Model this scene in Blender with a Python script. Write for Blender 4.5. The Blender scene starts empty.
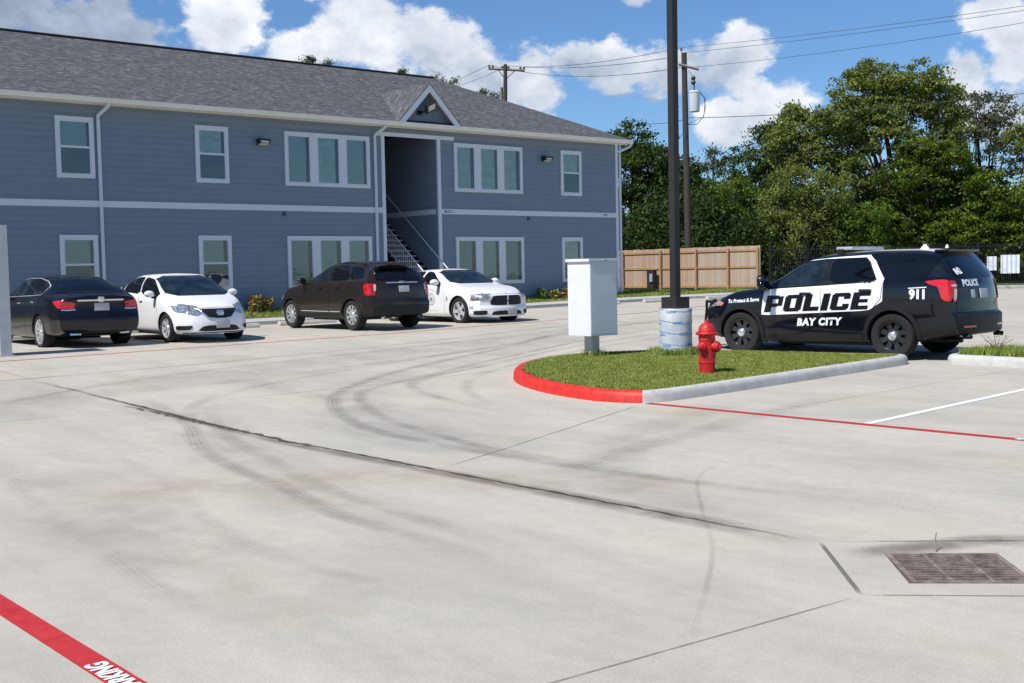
import bpy, bmesh, math, random
import numpy as np
from mathutils import Vector, Matrix
from mathutils.bvhtree import BVHTree
R = math.radians
random.seed(7); rng = np.random.default_rng(7)
OZ = 1.72                                   # camera height above the low part of the lot
scene = bpy.context.scene
scene.cycles.transparent_max_bounces = 40

# ------------------------------------------------------------------ camera
PIT, ROL, YAW, FPX = R(3.34), R(-1.14), R(-40.3), 1190.0
fw = Vector((-math.sin(YAW)*math.cos(PIT), math.cos(YAW)*math.cos(PIT), -math.sin(PIT)))
r0 = Vector((math.cos(YAW), math.sin(YAW), 0)); u0 = r0.cross(fw)
rt = r0*math.cos(ROL)+u0*math.sin(ROL); up = -r0*math.sin(ROL)+u0*math.cos(ROL)
cd = bpy.data.cameras.new('camera'); cam = bpy.data.objects.new('camera', cd)
scene.collection.objects.link(cam)
cd.sensor_width = 36; cd.lens = 36*FPX/1024; cd.clip_start = .1; cd.clip_end = 3000
cam.matrix_world = Matrix(((rt.x, up.x, -fw.x, 0), (rt.y, up.y, -fw.y, 0), (rt.z, up.z, -fw.z, OZ), (0, 0, 0, 1)))
scene.camera = cam
def spot(px, py, dep):
    """world point at a given depth (m) along a line of sight"""
    d = fw+rt*((px-512)/FPX)-up*((py-341.5)/FPX)
    return d*dep+Vector((0, 0, OZ))

# ------------------------------------------------------------------ world: sky and clouds
SUN_EL, SUN_AZ = R(53), R(-92)              # azimuth from +Y towards +X : the sun stands off to the left
w = bpy.data.worlds.new('World'); scene.world = w; w.use_nodes = True
nt = w.node_tree; nt.nodes.clear(); N = nt.nodes; L = nt.links
def wn(t, **k):
    n = N.new(t)
    for a, b in k.items(): setattr(n, a, b)
    return n
def wm(op, a, b=None, c=None, clamp=False):
    n = N.new('ShaderNodeMath'); n.operation = op; n.use_clamp = clamp
    for i, v in enumerate((a, b, c)):
        if v is None: continue
        if isinstance(v, (int, float)): n.inputs[i].default_value = v
        else: L.new(v, n.inputs[i])
    return n.outputs[0]
sky = wn('ShaderNodeTexSky', sky_type='NISHITA', sun_disc=False, sun_elevation=SUN_EL, sun_rotation=SUN_AZ,
         altitude=0, air_density=1.0, dust_density=.25, ozone_density=4.0)
tint = wn('ShaderNodeMix', data_type='RGBA', blend_type='MULTIPLY'); tint.inputs[0].default_value = 1
L.new(sky.outputs[0], tint.inputs[6]); tint.inputs[7].default_value = (.68, .89, 1.12, 1)
bg1 = wn('ShaderNodeBackground'); L.new(tint.outputs[2], bg1.inputs[0]); bg1.inputs[1].default_value = .098
tc = wn('ShaderNodeTexCoord'); sp = wn('ShaderNodeSeparateXYZ'); L.new(tc.outputs['Generated'], sp.inputs[0])
az = wm('MULTIPLY', wm('ARCTAN2', sp.outputs[0], sp.outputs[1]), 57.2958)
el = wm('MULTIPLY', wm('ARCSINE', sp.outputs[2]), 57.2958)
def noise(scale, detail, rough, sx=1., w_=0):
    mp = wn('ShaderNodeMapping'); mp.inputs['Scale'].default_value = (1, 1, sx); mp.inputs['Location'].default_value = (w_, w_*.7, 0)
    L.new(tc.outputs['Generated'], mp.inputs[0])
    n = wn('ShaderNodeTexNoise'); L.new(mp.outputs[0], n.inputs['Vector'])
    n.inputs['Scale'].default_value = scale; n.inputs['Detail'].default_value = detail; n.inputs['Roughness'].default_value = rough
    return n.outputs[0]
n1 = noise(10, 9, .60, 1.5); n2 = noise(24, 8, .62, 1.4, 3.1); n3 = noise(5, 4, .5, 1.6, 5.2)
# cumulus: azimuth, elevation, half-width, half-height (degrees), brightness
CL = [(17, 12.5, 7.5, 2.8, .30), (21.5, 10.6, 4.5, 1.6, .42), (27.5, 11.6, 2.6, 2.1, 1.0), (30.2, 10.2, 2.2, 1.5, 1.0), (33.5, 11.4, 2.8, 2.3, .95),
      (36.5, 10.3, 3.8, 2.7, .75), (39.4, 9.0, 3.4, 2.0, .80), (42.0, 8.2, 1.5, 1.2, .9), (45.0, 9.7, 2.6, 1.1, .7),
      (48.5, 9.9, 3.0, 1.5, .70), (50.9, 9.6, 2.4, 1.4, .75), (52.3, 7.9, 1.4, 1.2, 1.0), (53.6, 7.9, 1.5, 1.25, 1.0), (51.0, 6.8, 1.6, 1.1, .9),
      (47.2, 12.6, 1.5, .6, .6), (61.2, 8.7, 1.5, 1.2, .85), (63.0, 10.0, 1.9, 2.8, .8), (62.2, 6.4, 2.6, 1.9, .70), (58.3, 12.9, 1.2, .5, .5),
      (69, 9, 5, 3.4, .8), (10, 9, 5, 3, .6), (80, 7, 5, 3, .8), (-8, 10, 8, 4, .8), (-35, 8, 9, 4, .8), (130, 10, 9, 4, .6), (-120, 9, 9, 3, .6)]
dens = None; bri = None
for a, e, ra, re, b in CL:
    da = wm('MULTIPLY', wm('SUBTRACT', az, a), 1/ra); de = wm('MULTIPLY', wm('SUBTRACT', el, e), 1/re)
    d = wm('SUBTRACT', 1.0, wm('SQRT', wm('ADD', wm('MULTIPLY', da, da), wm('MULTIPLY', de, de))))
    g = wm('MULTIPLY', wm('MAXIMUM', wm('ADD', d, .35), 0.0), 1.0)
    # brighter towards the sunlit top of each heap
    bb = wm('MULTIPLY', g, wm('ADD', wm('MULTIPLY', wm('ADD', de, wm('MULTIPLY', da, -.35)), .17), b))
    dens = d if dens is None else wm('MAXIMUM', dens, d)
    bri = (bb, g) if bri is None else (wm('ADD', bri[0], bb), wm('ADD', bri[1], g))
nn = wm('ADD', wm('MULTIPLY', wm('SUBTRACT', n1, .5), 3.4), wm('MULTIPLY', wm('SUBTRACT', n2, .5), 2.1))
high = wm('MULTIPLY', wm('SUBTRACT', el, 17.0), .05, clamp=True)
dens = wm('MAXIMUM', dens, wm('SUBTRACT', wm('MULTIPLY', high, wm('MULTIPLY', n3, 1.2)), 1.0))
cov0 = wm('ADD', dens, nn)
mr = wn('ShaderNodeMapRange', interpolation_type='SMOOTHSTEP'); L.new(cov0, mr.inputs[0])
mr.inputs[1].default_value = -.08; mr.inputs[2].default_value = .42; mr.inputs[3].default_value = 0; mr.inputs[4].default_value = .97
bavg = wm('DIVIDE', bri[0], wm('ADD', bri[1], .05))
edge = wm('SUBTRACT', .30, wm('MULTIPLY', cov0, .16))
val = wm('ADD', wm('ADD', wm('MULTIPLY', bavg, .62), edge), wm('MULTIPLY', wm('SUBTRACT', n2, .5), 1.1))
val = wm('MINIMUM', wm('MAXIMUM', val, .16), .97)
ccol = wn('ShaderNodeValToRGB'); L.new(val, ccol.inputs[0])
ce = ccol.color_ramp.elements; ce[0].position = .15; ce[0].color = (.165, .215, .31, 1); ce[1].position = .95; ce[1].color = (.93, .95, .98, 1)
m_ = ce.new(.5); m_.color = (.42, .49, .61, 1)
bg2 = wn('ShaderNodeBackground'); L.new(ccol.outputs[0], bg2.inputs[0]); bg2.inputs[1].default_value = 1.0
mx = wn('ShaderNodeMixShader'); L.new(mr.outputs[0], mx.inputs[0]); L.new(bg1.outputs[0], mx.inputs[1]); L.new(bg2.outputs[0], mx.inputs[2])
wo = wn('ShaderNodeOutputWorld'); L.new(mx.outputs[0], wo.inputs[0])

# ------------------------------------------------------------------ sun, exposure
sd = bpy.data.lights.new('sun', 'SUN'); sd.energy = 5.0; sd.angle = R(.5); sd.color = (1, .955, .89)
so = bpy.data.objects.new('sun', sd); scene.collection.objects.link(so)
sdir = Vector((math.sin(SUN_AZ)*math.cos(SUN_EL), math.cos(SUN_AZ)*math.cos(SUN_EL), math.sin(SUN_EL)))
so.rotation_euler = sdir.to_track_quat('Z', 'Y').to_euler(); so.location = (0, 0, 60)
vs = scene.view_settings; vs.view_transform = 'Standard'; vs.look = 'None'; vs.gamma = 1; vs.exposure = .14; vs.use_curve_mapping = False

# ------------------------------------------------------------------ materials
def mat(name, col, rough=.6, metal=0., var=0., vscale=8., bump=0., bscale=60., spec=.5, coat=0., vdir=(1, 1, 1), col2=None):
    m = bpy.data.materials.new(name); m.use_nodes = True; t = m.node_tree; b = t.nodes['Principled BSDF']
    c = (*col, 1); b.inputs['Base Color'].default_value = c; b.inputs['Roughness'].default_value = rough
    b.inputs['Metallic'].default_value = metal; b.inputs['Specular IOR Level'].default_value = spec
    b.inputs['Coat Weight'].default_value = coat; b.inputs['Coat Roughness'].default_value = .04
    tcn = t.nodes.new('ShaderNodeTexCoord'); mp = t.nodes.new('ShaderNodeMapping'); mp.inputs['Scale'].default_value = vdir
    t.links.new(tcn.outputs['Object'], mp.inputs[0])
    nz = t.nodes.new('ShaderNodeTexNoise'); nz.inputs['Scale'].default_value = vscale; nz.inputs['Detail'].default_value = 6; nz.inputs['Roughness'].default_value = .6
    t.links.new(mp.outputs[0], nz.inputs['Vector'])
    rp = t.nodes.new('ShaderNodeValToRGB'); rp.color_ramp.elements[0].position = .3; rp.color_ramp.elements[1].position = .7
    lo = tuple(x*(1-var) for x in col); hi = col2 if col2 else tuple(min(1, x*(1+var)) for x in col)
    rp.color_ramp.elements[0].color = (*lo, 1); rp.color_ramp.elements[1].color = (*hi, 1)
    t.links.new(nz.outputs[0], rp.inputs[0]); t.links.new(rp.outputs[0], b.inputs['Base Color'])
    if bump:
        n2_ = t.nodes.new('ShaderNodeTexNoise'); n2_.inputs['Scale'].default_value = bscale; n2_.inputs['Detail'].default_value = 4
        t.links.new(tcn.outputs['Object'], n2_.inputs['Vector'])
        bp = t.nodes.new('ShaderNodeBump'); bp.inputs['Strength'].default_value = bump; bp.inputs['Distance'].default_value = .02
        t.links.new(n2_.outputs[0], bp.inputs['Height']); t.links.new(bp.outputs[0], b.inputs['Normal'])
    return m
def P_(m): return m.node_tree.nodes['Principled BSDF']

# ------------------------------------------------------------------ mesh helpers
def link(o, parent=None):
    scene.collection.objects.link(o)
    if parent is not None: o.parent = parent
    return o
def obj(name, bm, mats, parent=None, smooth=None):
    if isinstance(bm, bmesh.types.BMesh):
        me = bpy.data.meshes.new(name); bm.to_mesh(me); bm.free()
    else: me = bm
    if not isinstance(mats, (list, tuple)): mats = [mats]
    if not me.materials:
        for m in mats: me.materials.append(m)
    if smooth is not None:
        me.polygons.foreach_set('use_smooth', [True]*len(me.polygons))
        me.set_sharp_from_angle(angle=R(smooth))
    o = bpy.data.objects.new(name, me)
    return link(o, parent)
def thing(name, label, cat, loc=(0, 0, 0), rotz=0, group=None, scale=None):
    o = bpy.data.objects.new(name, None); o.empty_display_size = .3; scene.collection.objects.link(o)
    o.location = loc; o.rotation_euler = (0, 0, rotz)
    if scale: o.scale = (scale,)*3
    o['label'] = label; o['category'] = cat
    if group: o['group'] = group
    return o
def tag(o, label=None, cat=None, group=None, kind=None):
    if label: o['label'] = label
    if cat: o['category'] = cat
    if group: o['group'] = group
    if kind: o['kind'] = kind
    return o
def copy_tree(o, parent=None):
    c = o.copy(); scene.collection.objects.link(c)
    if parent is not None: c.parent = parent
    for ch in list(o.children): copy_tree(ch, c)
    return c
def box(bm, x0, x1, y0, y1, z0, z1, mi=0, bev=0):
    v = [bm.verts.new(p) for p in ((x0, y0, z0), (x1, y0, z0), (x1, y1, z0), (x0, y1, z0), (x0, y0, z1), (x1, y0, z1), (x1, y1, z1), (x0, y1, z1))]
    fs = [bm.faces.new([v[i] for i in q]) for q in ((0, 3, 2, 1), (4, 5, 6, 7), (0, 1, 5, 4), (1, 2, 6, 5), (2, 3, 7, 6), (3, 0, 4, 7))]
    for f in fs: f.material_index = mi
    if bev:
        es = list({e for f in fs for e in f.edges})
        bmesh.ops.bevel(bm, geom=es, offset=bev, segments=2, affect='EDGES', profile=.7)
    return fs
def bx(*a, **k):
    bm = bmesh.new(); box(bm, *a, **k); return bm
def poly(bm, pts, mi=0):
    f = bm.faces.new([bm.verts.new(p) for p in pts]); f.material_index = mi; return f
def tube(bm, pts, r, seg=8, mi=0, cap=True, r2=None):
    pts = [Vector(p) for p in pts]; rings = []; prev = None
    for i, p in enumerate(pts):
        d = (pts[min(i+1, len(pts)-1)]-pts[max(i-1, 0)]).normalized()
        a = Vector((0, 0, 1)) if abs(d.z) < .9 else Vector((1, 0, 0))
        if prev is not None: a = prev
        s = (a-d*a.dot(d)).normalized(); t = d.cross(s); prev = s
        rr = r if r2 is None else r+(r2-r)*i/max(1, len(pts)-1)
        rings.append([bm.verts.new(p+(s*math.cos(2*math.pi*k/seg)+t*math.sin(2*math.pi*k/seg))*rr) for k in range(seg)])
    for A, B in zip(rings, rings[1:]):
        for k in range(seg):
            f = bm.faces.new((A[k], A[(k+1) % seg], B[(k+1) % seg], B[k])); f.material_index = mi
    if cap:
        for q in (rings[0][::-1], rings[-1]): bm.faces.new(q).material_index = mi
def lathe(bm, prof, seg=32, axis='z', c=(0, 0, 0), mi=0, a0=0, a1=2*math.pi):
    rings = []; full = abs(a1-a0-2*math.pi) < 1e-6; n = seg if full else seg+1
    for r, h in prof:
        ring = []
        for k in range(n):
            a = a0+(a1-a0)*k/seg
            if axis == 'z': p = (c[0]+r*math.cos(a), c[1]+r*math.sin(a), c[2]+h)
            elif axis == 'y': p = (c[0]+r*math.cos(a), c[1]+h, c[2]+r*math.sin(a))
            else: p = (c[0]+h, c[1]+r*math.cos(a), c[2]+r*math.sin(a))
            ring.append(bm.verts.new(p))
        rings.append(ring)
    for A, B in zip(rings, rings[1:]):
        for k in range(seg):
            bm.faces.new((A[k], A[(k+1) % n], B[(k+1) % n], B[k])).material_index = mi
def prism(bm, pts2, z0, z1, mi=0):
    """vertical prism over a counter-clockwise outline"""
    a = [bm.verts.new((x, y, z0)) for x, y in pts2]; b = [bm.verts.new((x, y, z1)) for x, y in pts2]
    bm.faces.new(a[::-1]).material_index = mi; bm.faces.new(b).material_index = mi
    n = len(a)
    for i in range(n): bm.faces.new((a[i], a[(i+1) % n], b[(i+1) % n], b[i])).material_index = mi
def fastmesh(name, verts, quads, mats, midx=None):
    me = bpy.data.meshes.new(name); nv = len(verts); nf = len(quads); k = quads.shape[1]
    me.vertices.add(nv); me.vertices.foreach_set('co', np.asarray(verts, np.float32).ravel())
    me.loops.add(nf*k); me.loops.foreach_set('vertex_index', np.asarray(quads, np.int32).ravel())
    me.polygons.add(nf); me.polygons.foreach_set('loop_start', np.arange(0, nf*k, k, dtype=np.int32))
    me.polygons.foreach_set('loop_total', np.full(nf, k, np.int32))
    for m in mats: me.materials.append(m)
    if midx is not None: me.polygons.foreach_set('material_index', np.asarray(midx, np.int32))
    me.update(); me.validate(); return me
def sm(t): t = min(1, max(0, t)); return t*t*(3-2*t)
def pchip(tab, x):
    if x <= tab[0][0]: return tab[0][1]
    if x >= tab[-1][0]: return tab[-1][1]
    n = len(tab)
    for i in range(n-1):
        if x <= tab[i+1][0]: break
    h = [tab[j+1][0]-tab[j][0] for j in range(n-1)]; s = [(tab[j+1][1]-tab[j][1])/h[j] for j in range(n-1)]
    def m(j):
        if j == 0: return s[0]
        if j == n-1: return s[-1]
        if s[j-1]*s[j] <= 0: return 0
        return 2*s[j-1]*s[j]/(s[j-1]+s[j])
    t = (x-tab[i][0])/h[i]; t2 = t*t; t3 = t2*t
    return (2*t3-3*t2+1)*tab[i][1]+(t3-2*t2+t)*h[i]*m(i)+(-2*t3+3*t2)*tab[i+1][1]+(t3-t2)*h[i]*m(i+1)
def text_mesh(s, size, bold=.0, shear=0., spacing=1.0, depth=0.):
    c = bpy.data.curves.new('txt', 'FONT'); c.body = s; c.size = size; c.offset = bold; c.shear = shear; c.space_character = spacing
    c.align_x = 'CENTER'; c.align_y = 'CENTER'; c.resolution_u = 3; c.extrude = depth; c.fill_mode = 'FRONT' if depth == 0 else 'BOTH'
    o = bpy.data.objects.new('txt', c); scene.collection.objects.link(o)
    me = bpy.data.meshes.new_from_object(o.evaluated_get(bpy.context.evaluated_depsgraph_get()))
    bpy.data.objects.remove(o); bpy.data.curves.remove(c)
    bm = bmesh.new(); bm.from_mesh(me); bpy.data.meshes.remove(me); return bm

# ------------------------------------------------------------------ ground heights
def zg(X, Y):
    b = -1.72 if Y < 11 else (-1.72+.0267*(Y-11) if Y < 24.5 else -1.36)
    x0 = 7.2+(16-7.2)*min(1, max(0, (Y-11)/13))
    return b+.0095*min(24, max(0, X-x0))+OZ
KERB = [(-40, 30.3), (0, 30.3), (20, 30.3), (33, 30.9), (38.2, 30.3), (48.6, 25.4), (58, 20.5), (80, 9)]
def yk(X):
    for (a, b), (c_, d) in zip(KERB, KERB[1:]):
        if X <= c_: return b+(d-b)*(X-a)/(c_-a)
    return KERB[-1][1]
def zlawn(X, t):
    """height of the verge at distance t behind the kerb line"""
    z0 = zg(X, yk(X))+.13
    rise = sm((t-1.6)/1.3)*(.17 if X < 36 else .06)
    return z0+rise
# ------------------------------------------------------------------ pavement
def concrete(name, base, warm, dark=.72, fine=1.):
    m = bpy.data.materials.new(name); m.use_nodes = True; t = m.node_tree; b = t.nodes['Principled BSDF']; A = t.nodes.new; K = t.links.new
    b.inputs['Roughness'].default_value = .88; b.inputs['Specular IOR Level'].default_value = .25
    tcn = A('ShaderNodeTexCoord')
    def nz(sc, det, ro, scale=(1, 1, 1), rot=0):
        mp = A('ShaderNodeMapping'); mp.inputs['Scale'].default_value = scale; mp.inputs['Rotation'].default_value = (0, 0, rot)
        K(tcn.outputs['Object'], mp.inputs[0]); n = A('ShaderNodeTexNoise'); n.inputs['Scale'].default_value = sc; n.inputs['Detail'].default_value = det; n.inputs['Roughness'].default_value = ro
        K(mp.outputs[0], n.inputs['Vector']); return n.outputs[0]
    def ramp(f, p0, c0, p1, c1):
        r = A('ShaderNodeValToRGB'); e = r.color_ramp.elements; e[0].position = p0; e[0].color = (*c0, 1); e[1].position = p1; e[1].color = (*c1, 1); K(f, r.inputs[0]); return r.outputs[0]
    def mul(a, c, f=1.):
        x = A('ShaderNodeMix'); x.data_type = 'RGBA'; x.blend_type = 'MULTIPLY'; x.inputs[0].default_value = f; K(a, x.inputs[6]); K(c, x.inputs[7]); return x.outputs[2]
    w_ = (1, 1, 1)
    c = ramp(nz(.33, 5, .55), .3, base, .7, warm)
    c = mul(c, ramp(nz(.9, 8, .65, (1, .38, 1), .5), .33, (dark, dark, dark*1.01), .62, w_))       # traffic wear
    c = mul(c, ramp(nz(2.2, 8, .7, (1, .25, 1), -.75), .25, (.88, .885, .89), .55, w_))                # brushed streaks
    c = mul(c, ramp(nz(7, 6, .7), .3, (.93, .93, .94), .6, (1.02, 1.02, 1.02)))
    c = mul(c, ramp(nz(70*fine, 3, .6), .3, (.86, .86, .86), .7, (1.06, 1.06, 1.06)))
    c = mul(c, ramp(nz(160, 2, .6), .3, (.86, .86, .85), .7, (1.08, 1.08, 1.08)))
    c = mul(c, ramp(nz(26, 3, .8), .68, w_, .78, (.74, .71, .66)))
    c = mul(c, ramp(nz(.55, 4, .6, (1, .7, 1), 1.1), .58, w_, .78, (.97, .90, .78)))
    K(c, b.inputs['Base Color'])
    bp = A('ShaderNodeBump'); bp.inputs['Strength'].default_value = .25; bp.inputs['Distance'].default_value = .01; K(nz(90, 3, .6), bp.inputs['Height']); K(bp.outputs[0], b.inputs['Normal'])
    return m
M = {}
M['lot'] = concrete('lot_concrete', (.49, .464, .398), (.545, .50, .418), .84)
M['walk'] = concrete('walk_concrete', (.47, .46, .42), (.51, .49, .45), .85)
M['kerb'] = mat('kerb_concrete', (.46, .455, .43), .85, var=.16, vscale=5, bump=.3)
M['kerb_red'] = mat('kerb_red', (.56, .022, .012), .55, var=.30, vscale=9, bump=.2)
M['stop'] = mat('stop_concrete', (.50, .49, .45), .9, var=.15, vscale=9, bump=.3)

# grate corners (a hole is left for the pit)
GC = [Vector(p) for p in ((6.20, 3.92), (6.66, 3.46), (6.17, 3.00), (5.71, 3.46))]
bm = bmesh.new()
xs = sorted(set([-40, -30, -20, -12]+[x*1.0 for x in range(-8, 50)]+[5.2, 7.2, 55, 65, 80])); ys = sorted(set([-40, -30, -20, -10]+[float(y) for y in range(-6, 34)]+[2.5, 4.4, 24.5]))
xs = [x for x in xs if not (5.2 < x < 7.2)]; ys = [y for y in ys if not (2.5 < y < 4.4)]
g = {(i, j): bm.verts.new((x, y, zg(x, y))) for i, x in enumerate(xs) for j, y in enumerate(ys)}
for i in range(len(xs)-1):
    for j in range(len(ys)-1):
        if xs[i] == 5.2 and ys[j] == 2.5:
            o_ = [g[i, j], g[i+1, j], g[i+1, j+1], g[i, j+1]]                       # around the pit
            h_ = [bm.verts.new((p.x, p.y, 0)) for p in (GC[3], GC[2], GC[1], GC[0])]
            for k in range(4): bm.faces.new((o_[k], o_[(k+1) % 4], h_[(k+1) % 4], h_[k]))
            d_ = [bm.verts.new((p.co.x, p.co.y, -.6)) for p in h_]
            for k in range(4): bm.faces.new((h_[k], h_[(k+1) % 4], d_[(k+1) % 4], d_[k]))
            bm.faces.new(d_)
            continue
        bm.faces.new((g[i, j], g[i+1, j], g[i+1, j+1], g[i, j+1]))
o = obj('parking_lot', bm, M['lot']); tag(o, kind='structure')

# far terrain
M['terrain'] = mat('terrain_grass', (.10, .14, .035), .95, var=.3, vscale=.6)
bm = bmesh.new(); bmesh.ops.create_grid(bm, x_segments=20, y_segments=20, size=900)
for v in bm.verts: v.co.z = -.75
tag(obj('ground', bm, M['terrain']), kind='structure')

# ---- verge behind the far kerb: kerb, walk, lawn
def band(name, t0, t1, nt_, mtl, dz=0, x0=-40, x1=80, face=False, side=None, endface=False):
    bm = bmesh.new(); rows = []
    st = sorted(set([x0, x1]+[k[0] for k in KERB]+list(range(x0, x1))))
    for X in st:
        row = []
        if face: row.append(bm.verts.new((X, yk(X), zg(X, yk(X))-.05)))
        for k in range(nt_+1):
            t = t0+(t1-t0)*k/nt_
            z = zlawn(X, t)+dz
            if face and k == 0: z -= .025
            row.append(bm.verts.new((X, yk(X)+t, z)))
        rows.append(row)
    for A, B in zip(rows, rows[1:]):
        for k in range(len(A)-1): bm.faces.new((A[k], B[k], B[k+1], A[k+1]))
    return obj(name, bm, mtl)
M['lawn'] = mat('lawn_soil', (.15, .20, .04), .95, var=.35, vscale=3, bump=.4, bscale=30, col2=(.24, .26, .08))
tag(band('kerb', .0, .16, 2, M['kerb'], face=True), kind='structure')
tag(band('sidewalk', .163, 1.6, 3, M['walk'], dz=-.004), kind='structure')
tag(band('lawn', 1.6, 5.0, 12, M['lawn'], dz=.01), kind='structure')
tag(band('lawn', 5.0, 120., 12, M['terrain'], dz=.008), kind='structure')

# ---- grass blades
M['blade'] = [mat('blade_green', (.20, .26, .045), .8, var=.3, vscale=4), mat('blade_yellow', (.36, .35, .10), .8, var=.3, vscale=4), mat('blade_deep', (.09, .16, .025), .8, var=.3, vscale=4)]
for m in M['blade']: P_(m).inputs['Specular IOR Level'].default_value = .2
def blades(name, pts, zf, hmin, hmax, wd=.010, label='', prob=(.5, .3, .2)):
    n = len(pts); a = rng.uniform(0, 2*np.pi, n); h = rng.uniform(hmin, hmax, n); tl = rng.uniform(.0, .6, n)*h; ta = rng.uniform(0, 2*np.pi, n)
    z = np.array([zf(x, y) for x, y in pts]); X = pts[:, 0]; Y = pts[:, 1]
    v = np.zeros((n, 3, 3)); dx = np.cos(a)*wd; dy = np.sin(a)*wd
    v[:, 0] = np.stack([X-dx, Y-dy, z], 1); v[:, 1] = np.stack([X+dx, Y+dy, z], 1); v[:, 2] = np.stack([X+np.cos(ta)*tl, Y+np.sin(ta)*tl, z+h], 1)
    me = fastmesh(name, v.reshape(-1, 3), np.arange(n*3).reshape(n, 3), M['blade'], rng.choice(3, n, p=prob))
    return tag(obj(name, me, M['blade']), label, 'grass', kind='stuff')
pts = []
while len(pts) < 34000:
    X = rng.uniform(9, 41); t = rng.uniform(1.62, 2.95); pts.append((X, yk(X)+t))
blades('grass', np.array(pts), lambda x, y: zlawn(x, y-yk(x)), .05, .11, .016, 'mown green grass in the strip between sidewalk and building')

# ---- island
ISL = [(10.85, 10.33), (10.68, 10.9), (10.75, 11.8), (10.98, 12.6), (11.35, 13.35), (11.9, 14.05), (12.65, 14.65), (13.6, 14.98), (14.6, 14.85), (15.5, 14.3), (16.2, 13.4),
       (16.75, 12.4), (17.2, 11.5), (17.52, 10.98), (17.58, 10.7), (17.38, 10.52), (16.9, 10.46), (14.5, 10.33), (12.5, 10.22), (11.2, 10.18)]
def smooth_loop(p, n):
    for _ in range(n):
        q = []
        for i in range(len(p)):
            a, b = p[i], p[(i+1) % len(p)]
            q += [(a[0]*.75+b[0]*.25, a[1]*.75+b[1]*.25), (a[0]*.25+b[0]*.75, a[1]*.25+b[1]*.75)]
        p = q
    return p
def inset(loop, d):
    out = []; n = len(loop)
    for i in range(n):
        a = Vector(loop[i-1]); b = Vector(loop[i]); c_ = Vector(loop[(i+1) % n])
        t = (c_-a).normalized(); nrm = Vector((-t.y, t.x)); out.append(tuple(b+nrm*d*ORI))
    return out
ORI = -1  # outline runs clockwise seen from above
isl = smooth_loop(ISL, 2)
KP = [(0, -.05), (.012, .085), (.03, .125), (.055, .145), (.09, .152), (.145, .152), (.16, .13), (.165, .05)]
def kerb_loop(name, loop, idx, mtl, parent=None):
    bm = bmesh.new(); rows = []
    ins = [inset(loop, d) for d, z in KP]
    for i in idx:
        rows.append([bm.verts.new((ins[k][i][0], ins[k][i][1], zg(*loop[i])+KP[k][1])) for k in range(len(KP))])
    for A, B in zip(rows, rows[1:]):
        for k in range(len(KP)-1): bm.faces.new((A[k], A[k+1], B[k+1], B[k]))
    bmesh.ops.recalc_face_normals(bm, faces=bm.faces)
    return tag(obj(name, bm, mtl, smooth=45), kind='structure')
n = len(isl)
i0 = min(range(n), key=lambda i: (isl[i][0]-10.9)**2+(isl[i][1]-10.27)**2)
i1 = min(range(n), key=lambda i: (isl[i][0]-14.2)**2+(isl[i][1]-14.9)**2)
i0 = i0-n if i0 > i1 else i0
kerb_loop('kerb', isl, [i % n for i in range(i0, i1+1)], M['kerb_red'])
kerb_loop('kerb', isl, [i % n for i in range(i1, i0+n+1)], M['kerb'])
inn = inset(isl, .158)
def hill(x, y): return zg(x, y)+.142+.05*math.exp(-((x-13.8)**2/5+(y-12.6)**2/2.5))
bm = bmesh.new()
f = poly(bm, [(x, y, 0) for x, y in inn]); bmesh.ops.triangulate(bm, faces=bm.faces[:])
for _ in range(4):
    es = [e for e in bm.edges if e.calc_length() > .35]
    if es: bmesh.ops.subdivide_edges(bm, edges=es, cuts=1); bmesh.ops.triangulate(bm, faces=bm.faces[:])
inset_set = [Vector((x, y)) for x, y in inn]
for v in bm.verts:
    e = min((v.co.xy-q).length for q in inset_set); v.co.z = hill(v.co.x, v.co.y)-.05*(1-sm(e/.3))*0
bmesh.ops.recalc_face_normals(bm, faces=bm.faces)
tag(obj('island_soil', bm, M['lawn'], smooth=60), kind='structure')
def inside(x, y, lp):
    c_ = False; n_ = len(lp)
    for i in range(n_):
        x1, y1 = lp[i-1]; x2, y2 = lp[i]
        if (y1 > y) != (y2 > y) and x < (x2-x1)*(y-y1)/(y2-y1)+x1: c_ = not c_
    return c_
pts = []
while len(pts) < 125000:
    b = rng.uniform((10.7, 10.2), (17.6, 15.0), (4000, 2))
    pts += [tuple(p) for p in b if inside(p[0], p[1], inn)]
blades('grass', np.array(pts), lambda x, y: hill(x, y)-.005, .018, .042, .0065, 'short sunlit grass covering the kerbed island around the fire hydrant', (.52, .32, .16))
pts = []
for c_, r_, k in (((14.85, 13.30), .42, 2600), ((13.85, 14.2), .2, 250)):
    for _ in range(k):
        a = random.uniform(0, 6.283); q = r_*(.62+.5*random.random()**2); pts.append((c_[0]+q*math.cos(a), c_[1]+q*math.sin(a)))
blades('grass', np.array(pts), lambda x, y: hill(x, y)-.005, .07, .17, .008, 'longer untrimmed grass growing round the concrete lamp footing', (.5, .2, .3))

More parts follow.
